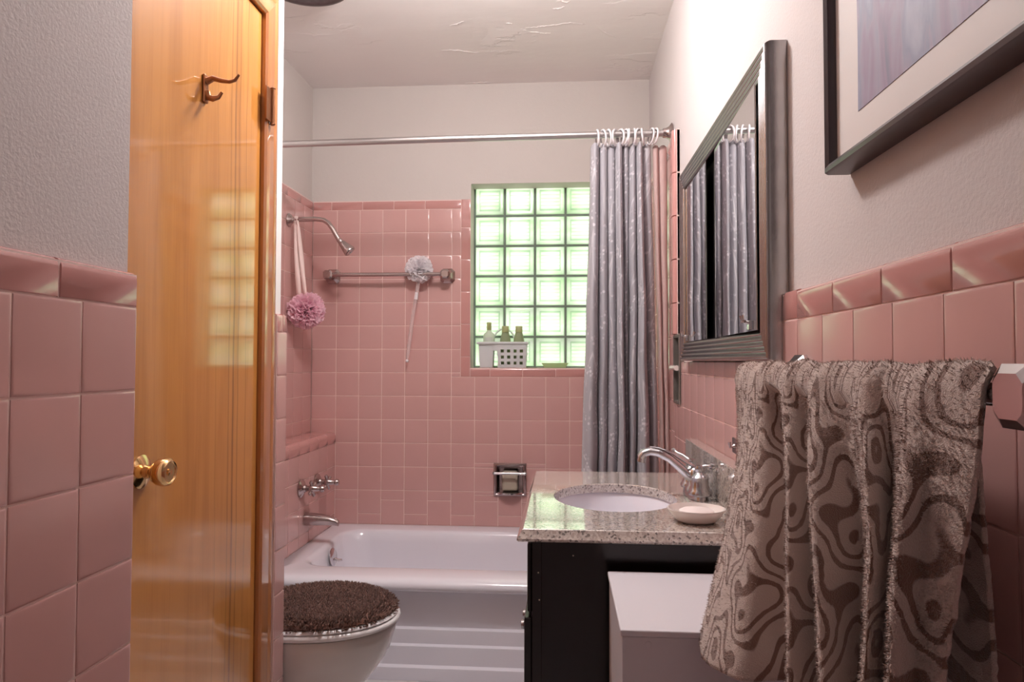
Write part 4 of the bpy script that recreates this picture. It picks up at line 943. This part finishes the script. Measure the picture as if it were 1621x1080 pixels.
# ------------------------------------------------------------------ hand towel bar and towel
BXc, BZ = .306, -.023
hb = thing('towel_rail', w(XR, .85, -.05), 'chrome towel rail on the right wall holding the patterned towel', 'towel bar')
for yy in (.482, 1.145):
    m = MB(); o = w(XR - .0006, yy, BZ); hs = .022 if yy < 1 else .0145
    def sq(h, s_, t=0): return [o + Vector((-h, a * s_, c * s_ + t)) for a, c in ((-1, -.6), (-.6, -1), (.6, -1), (1, -.6), (1, .6), (.6, 1), (-.6, 1), (-1, .6))]
    m.loft([sq(0, .034), sq(.006, .034), sq(.016, .024), sq(.034, .015), (sq(.062, .015)), sq(.072, hs), sq(.088, hs), sq(.093, hs * .7)]); m.build('post', M['chrome'], hb, angle=25)
MB().tube([w(BXc, .482, BZ), w(BXc, 1.145, BZ)], .0085, 16).build('rail', M['chrome'], hb)
TC = [
[(0.296, 1.195), (0.302, 1.20), (0.316, 1.21), (0.32, 1.19), (0.32, 1.17), (0.32, 1.155), (0.32, 1.14)],
[(0.292, 1.140), (0.286, 1.13), (0.274, 1.1), (0.258, 1.085), (0.242, 1.065), (0.219, 1.036), (0.197, 1.001)],
[(0.292, 1.04), (0.286, 1.02), (0.271, 0.982), (0.255, 0.946), (0.239, 0.916), (0.223, 0.889), (0.208, 0.862)],
[(0.305, 1.005), (0.31, .995), (0.302, 0.965), (0.290, 0.93), (0.281, 0.9), (0.272, 0.877), (0.264, 0.85)],
[(0.288, 0.92), (0.274, 0.87), (0.26, 0.821), (0.247, 0.781), (0.237, 0.75), (0.227, 0.718), (0.217, 0.687)],
[(0.3, 0.88), (0.299, 0.865), (0.288, 0.835), (0.278, 0.8), (0.269, 0.772), (0.26, 0.74), (0.25, 0.709)],
[(0.286, 0.811), (0.265, 0.761), (0.249, 0.709), (0.239, 0.671), (0.23, 0.639), (0.222, 0.607), (0.213, 0.575)],
[(0.298, 0.755), (0.292, 0.735), (0.283, 0.710), (0.275, 0.687), (0.267, 0.667), (0.26, 0.645), (0.252, 0.623)],
[(0.284, 0.68), (0.262, 0.618), (0.248, 0.579), (0.24, 0.567), (0.231, 0.556), (0.223, 0.544), (0.215, 0.532)],
[(0.296, 0.645), (0.284, 0.633), (0.274, 0.615), (0.267, 0.605), (0.259, 0.594), (0.251, 0.584), (0.243, 0.574)],
[(0.282, 0.585), (0.254, 0.538), (0.241, 0.524), (0.232, 0.513), (0.223, 0.503), (0.214, 0.492), (0.204, 0.481)],
[(0.288, 0.548), (0.269, 0.527), (0.258, 0.516), (0.251, 0.51), (0.243, 0.506), (0.236, 0.502), (0.228, 0.499)],
[(0.293, 0.505), (0.278, 0.493), (0.266, 0.489), (0.257, 0.49), (0.249, 0.493), (0.241, 0.496), (0.233, 0.498)]]
for q in (3, 5, 7, 9): TC[q] = [(min(.325, x + .004 + .012 * min(1, i / 2)), y) for i, (x, y) in enumerate(TC[q])]
def towel():
    NS, NT = 300, 150; P = []; UV = []
    barY = [crom([c[0][1] for c in TC], s_) for s_ in range(13)]
    cum = [0.]
    for k in range(12):
        a, c = Vector(TC[k][3]), Vector(TC[k + 1][3]); cum.append(cum[-1] + (a - c).length)
    zb = [-.29, -.392] + [-.385] * 11
    LF = .37; LO = .045; LB = .36; tot = LF + LO + LB
    for i in range(NS + 1):
        s_ = i / NS * 12; r = []; uv = []
        ks = int(min(s_, 11.999)); su = lerp(cum[ks], cum[ks + 1], s_ - ks)
        z_end = crom(zb, s_); yb0 = crom([c[0][1] for c in TC], s_); xb0 = crom([c[0][0] for c in TC], s_)
        rf = max(.012, BXc - xb0)
        for j in range(NT + 1):
            q = j / NT * tot
            if q < LF:       # front layer, from hem up to the bar
                f = 1 - q / LF; x = crom([crom([p[0] for p in c], f * 6) for c in TC], s_); y = crom([crom([p[1] for p in c], f * 6) for c in TC], s_)
                z = lerp(-.04, z_end, f)
                if f < .12: z += 0
            elif q < LF + LO:
                a = (q - LF) / LO * PI; x = BXc + .006 - (rf + .006) * math.cos(a) if a < PI / 2 else BXc + .006 - .026 * math.cos(a)
                z = -.04 + (.040 + .006 * noise.noise((yb0 * 14, 2, 0))) * math.sin(a) ** .8; y = lerp(yb0, lerp(1.18, .585, i / NS), max(0, a / PI - .35) / .65)
            else:
                f = (q - LF - LO) / LB; x = BXc + .032 + .004 * math.sin(s_ * 1.7) * f; z = lerp(-.04, -.40, f)
                y = lerp(1.18, .585, i / NS) - .03 * f * (i / NS) - .05 * f * (1 - i / NS)
                if y > 1.0 and z < -.37: z = -.37
                if x > .342: x = .342
            p = w(x, y, z)
            fz_ = .0016 * noise.noise((p.x * 260, p.y * 260, p.z * 260)) + .0022 * noise.noise((p.x * 38, p.y * 38, p.z * 38))
            p.x += -abs(fz_) - .0002; p.z += .0008 * noise.noise((p.x * 300, p.y * 300, p.z * 300 + 9))
            r.append(p); uv.append((su * 1.0, -q))
        P.append(r); UV.append(uv)
    m = MB(); m.grid(P); o = m.build('hand_towel', M['towel'], angle=None)
    fl_ = [q for r in UV for q in r]; ul = o.data.uv_layers.new(name='UVMap')
    for lp in o.data.loops: ul.data[lp.index].uv = fl_[lp.vertex_index]
    sm = o.modifiers.new('s', 'SOLIDIFY'); sm.thickness = .004; sm.offset = -1
    rp = random.Random(21); pm = MB(); pu = []
    JM = int((LF + LO * .8) / tot * NT)
    for q in range(60000):
        i = min(NS - 1, int(rp.random() * NS)); j = min(NT - 2, int(rp.random() * JM)) if q % 8 else min(NT - 2, JM + int(rp.random() * (NT - JM)))
        a, c, e = P[i][j], P[i + 1][j], P[i][j + 1]; u, v = rp.random(), rp.random()
        root = a + (c - a) * u + (e - a) * v
        nrm = (e - a).cross(c - a)
        if nrm.length < 1e-9: continue
        nrm.normalize()
        if j < JM * .9 and nrm.x > 0: nrm.negate()
        if j >= JM * .9 and nrm.z < 0 and j < JM * 1.1: nrm.negate()
        tng = Vector((rp.uniform(-1, 1), rp.uniform(-1, 1), rp.uniform(-1.3, .7)))
        tip = root + (nrm + tng * .6).normalized() * rp.uniform(.0022, .0042)
        sd_ = nrm.cross(tng).normalized() * .00045
        pm.add([root - sd_, root + sd_, tip], [(0, 1, 2)]); uv0 = (lerp(UV[i][j][0], UV[i + 1][j][0], u), lerp(UV[i][j][1], UV[i][j + 1][1], v)); pu += [uv0] * 3
    po = pm.build('terry_pile', M['towel'], o, smooth=False); ul = po.data.uv_layers.new(name='UVMap')
    for lp in po.data.loops: ul.data[lp.index].uv = pu[lp.vertex_index]
    po['kind'] = 'stuff'
    return tag(o, 'beige and brown damask towel draped over the chrome rail at the right', 'towel')
towel()
m = MB(); m.box(XR - .008, XR - .0006, 1.545, 1.585, -.205 + H, -.170 + H, .002); m.tube([w(XR - .006, 1.565, -.187), w(XR - .016, 1.565, -.190), w(XR - .018, 1.565, -.180)], [.005, .004, .004], 10)
tag(m.build('wall_hook', M['dull_chrome']), 'small dull metal hook on the pink tile left of the towel', 'hook')

# ------------------------------------------------------------------ toilet
tl = thing('toilet', w(-.75, 1.93, FLOOR), 'white toilet facing right with a brown fuzzy lid cover', 'toilet')
TCY = 1.928
def egg(xb, xt, hw, z, n=40):
    # elongated outline: back at xb, tip at xt
    pts = []; xc = lerp(xb, xt, .42)
    for k in range(n):
        a = 2 * PI * k / n; c, s_ = math.cos(a), math.sin(a)
        x = xc + (xt - xc if c > 0 else xc - xb) * (abs(c) ** .92) * (1 if c > 0 else -1)
        pts.append(w(x, TCY + hw * math.copysign(abs(s_) ** .95, s_), z))
    return pts
m = MB(); m.loft([egg(-.96, -.58, .105, FLOOR + .001), egg(-.96, -.59, .10, -1.07), egg(-.95, -.60, .10, -.98), egg(-.94, -.572, .115, -.925), egg(-.925, -.530, .145, -.875), egg(-.92, -.500, .162, -.832), egg(-.918, -.492, .166, -.815), egg(-.916, -.487, .171, -.808), egg(-.91, -.474, .178, -.765), egg(-.91, -.470, .180, -.742), egg(-.908, -.474, .177, -.735), egg(-.86, -.53, .12, -.735), egg(-.84, -.56, .10, -.80)]); m.build('bowl', M['toilet'], tl, angle=60)
m = MB(); m.loft([egg(-.905, -.468, .178, -.7325), egg(-.91, -.460, .183, -.728), egg(-.91, -.459, .184, -.722), egg(-.905, -.464, .180, -.716), egg(-.84, -.53, .11, -.716), egg(-.84, -.53, .11, -.7325), egg(-.905, -.468, .178, -.7325)], True, False, False); m.build('seat', M['seat'], tl, angle=60)
m = MB(); m.loft([egg(-.90, -.470, .176, -.7155), egg(-.905, -.465, .180, -.711), egg(-.90, -.470, .176, -.7045), egg(-.86, -.50, .14, -.7030)]); m.build('lid', M['seat'], tl, angle=60)
m = MB(); m.box(-1.165, -.975, 1.765, 2.115, -.70 + H, -.42 + H, .02, 4); m.box(-1.12, -.90, 1.84, 2.02, -.85 + H, -.70 + H, .02, 3); m.build('tank', M['toilet'], tl)
m = MB(); m.box(-1.17, -.965, 1.757, 2.123, -.419 + H, -.385 + H, .01, 3); m.build('tank_lid', M['toilet'], tl)
# fuzzy cover: a domed cap with thousands of short tufts
rn = random.Random(9); m = MB()
def dome(x, y):
    cx_ = -.682; a = (x - cx_) / (.212 if x > cx_ else .205); c = (y - TCY) / .178; d2 = a * a + c * c
    return d2
m.loft([egg(-.898, -.472, .173, -.7025), egg(-.90, -.470, .176, -.698), egg(-.895, -.476, .172, -.690), egg(-.87, -.50, .150, -.684), egg(-.80, -.57, .08, -.681)])
cnt = 0
while cnt < 9500:
    x = rn.uniform(-.895, -.468); y = rn.uniform(TCY - .18, TCY + .18); d2 = dome(x, y)
    if d2 > 1.0: continue
    edge = max(0., (d2 - .70) / .30)
    z = -.683 - .016 * edge ** 1.5
    nrm = Vector(((x + .682) * 3.2 * edge, (y - TCY) * 4.0 * edge, 1.)).normalized()
    if edge > .8 and rn.random() < .5: z -= rn.random() * .010; nrm = Vector((nrm.x * 2, nrm.y * 2, .35)).normalized()
    tv = (nrm + Vector((rn.uniform(-.55, .55), rn.uniform(-.55, .55), 0))).normalized()
    o = w(x, y, z) - nrm * .003; ln = rn.uniform(.010, .018); r_ = rn.uniform(.0011, .0018)
    f_ = frame((0, 0, 0), tv, (1, 0, .01)); tip = o + tv * ln + Vector((0, 0, -.002))
    m.add([o + f_ @ Vector((r_ * math.cos(q * 2.094), r_ * math.sin(q * 2.094), 0)) for q in range(3)] + [o + tv * ln * .6 + f_ @ Vector((1.15 * r_ * math.cos(q * 2.094 + .5), 1.15 * r_ * math.sin(q * 2.094 + .5), 0)) for q in range(3)] + [tip],
          [(0, 1, 4, 3), (1, 2, 5, 4), (2, 0, 3, 5), (3, 4, 6), (4, 5, 6), (5, 3, 6)]); cnt += 1
tag(m.build('toilet_lid_cover', M['pile'], smooth=False), 'dark brown shaggy cover lying on the toilet lid', 'toilet lid cover')

# ------------------------------------------------------------------ ceiling vent and lamp
vt = thing('ceiling_vent', w(-.855, 2.18, 1.25), 'round bronze grey vent fixture on the ceiling at the top left', 'ceiling fixture')
mx = Matrix.Translation(w(-.855, 2.18, 1.248))
m = MB(); m.lathe([(.118, .008), (.128, .001), (.140, 0), (.152, .004), (.161, .014), (.165, .03), (.160, .0615), (.10, .0615), (.11, .03), (.118, .008)], 56, mx, cap0=False, cap1=False); m.build('rim', mat('dark_oiled_bronze', (.13, .10, .10), .38, .6, var=.5, vscale=60, col2=(.06, .04, .045)), vt)
m = MB(); m.lathe([(0, .012), (.05, .010), (.09, .014), (.117, .026), (.117, .032), (0, .03)], 40, mx); m.build('grille', M['bronze'], vt)
LX, LY = -.30, 1.74
lp = thing('ceiling_lamp', w(LX, LY, CEIL - .21), 'round frosted glass ceiling lamp lighting the bathroom', 'lamp')
mx = Matrix.Translation(w(LX, LY, CEIL))
m = MB(); m.lathe([(0, -.001), (.07, -.001), (.075, -.012), (.065, -.022), (0, -.022)], 40, mx); m.lathe([(.012, -.02), (.012, -.10)], 16, mx); m.build('lamp_base', M['chrome'], lp); mx = Matrix.Translation(w(LX, LY, CEIL - .072))
lm = mat('frosted_lamp_glass', (.9, .88, .86), .4)
N, L, p = nodes(lm); p.inputs['Emission Color'].default_value = (1, .94, .925, 1); p.inputs['Emission Strength'].default_value = 160.
m = MB(); m.lathe([(0, -.024), (.05, -.026), (.085, -.045), (.098, -.075), (.088, -.105), (.06, -.127), (.03, -.137), (0, -.139)], 32, mx, cap0=False, cap1=False); m.build('lamp_shade', lm, lp)

# ------------------------------------------------------------------ daylight outside the glass blocks, sky
ld = bpy.data.lights.new('daylight', 'AREA'); ld.shape = 'RECTANGLE'; ld.size = 1.4; ld.size_y = 1.4; ld.energy = 24; ld.color = (.93, 1., .84)
lo = bpy.data.objects.new('daylight', ld); C.objects.link(lo); lo.location = w(-.06, 4.1, .5); lo.rotation_euler = (math.radians(-90), 0, 0)
wd = bpy.data.worlds.new('sky'); sc.world = wd; wd.use_nodes = True
bg = wd.node_tree.nodes['Background']; bg.inputs[0].default_value = (.85, 1., .85, 1); bg.inputs[1].default_value = .3

# ------------------------------------------------------------------ camera
F = 1085.
Rm = Matrix(((0.9973263758625608, 0.0, -0.07307598790882358), (0.0730443958384335, 0.02940151782175939, 0.9968952136440294), (0.00214854496084395, -0.9995676819254297, 0.029322909214033785)))
r_ = Rm @ Vector((1, 0, 0)); u_ = Rm @ Vector((0, -1, 0)); k_ = Rm @ Vector((0, 0, -1))
cd = bpy.data.cameras.new('camera'); cam = bpy.data.objects.new('camera', cd); C.objects.link(cam)
cam.matrix_world = Matrix(((r_.x, u_.x, k_.x, 0), (r_.y, u_.y, k_.y, 0), (r_.z, u_.z, k_.z, H), (0, 0, 0, 1)))
cd.sensor_width = 36; cd.lens = F / 1621 * 36; cd.clip_start = .02
sc.camera = cam
sc.view_settings.view_transform = 'Standard'; sc.view_settings.look = 'None'; sc.view_settings.gamma = 1
sc.view_settings.use_curve_mapping = False; sc.view_settings.exposure = .1
sc.cycles.max_bounces = 10; sc.cycles.diffuse_bounces = 5; sc.cycles.caustics_reflective = False; sc.cycles.caustics_refractive = False
sc.cycles.sample_clamp_indirect = 6.
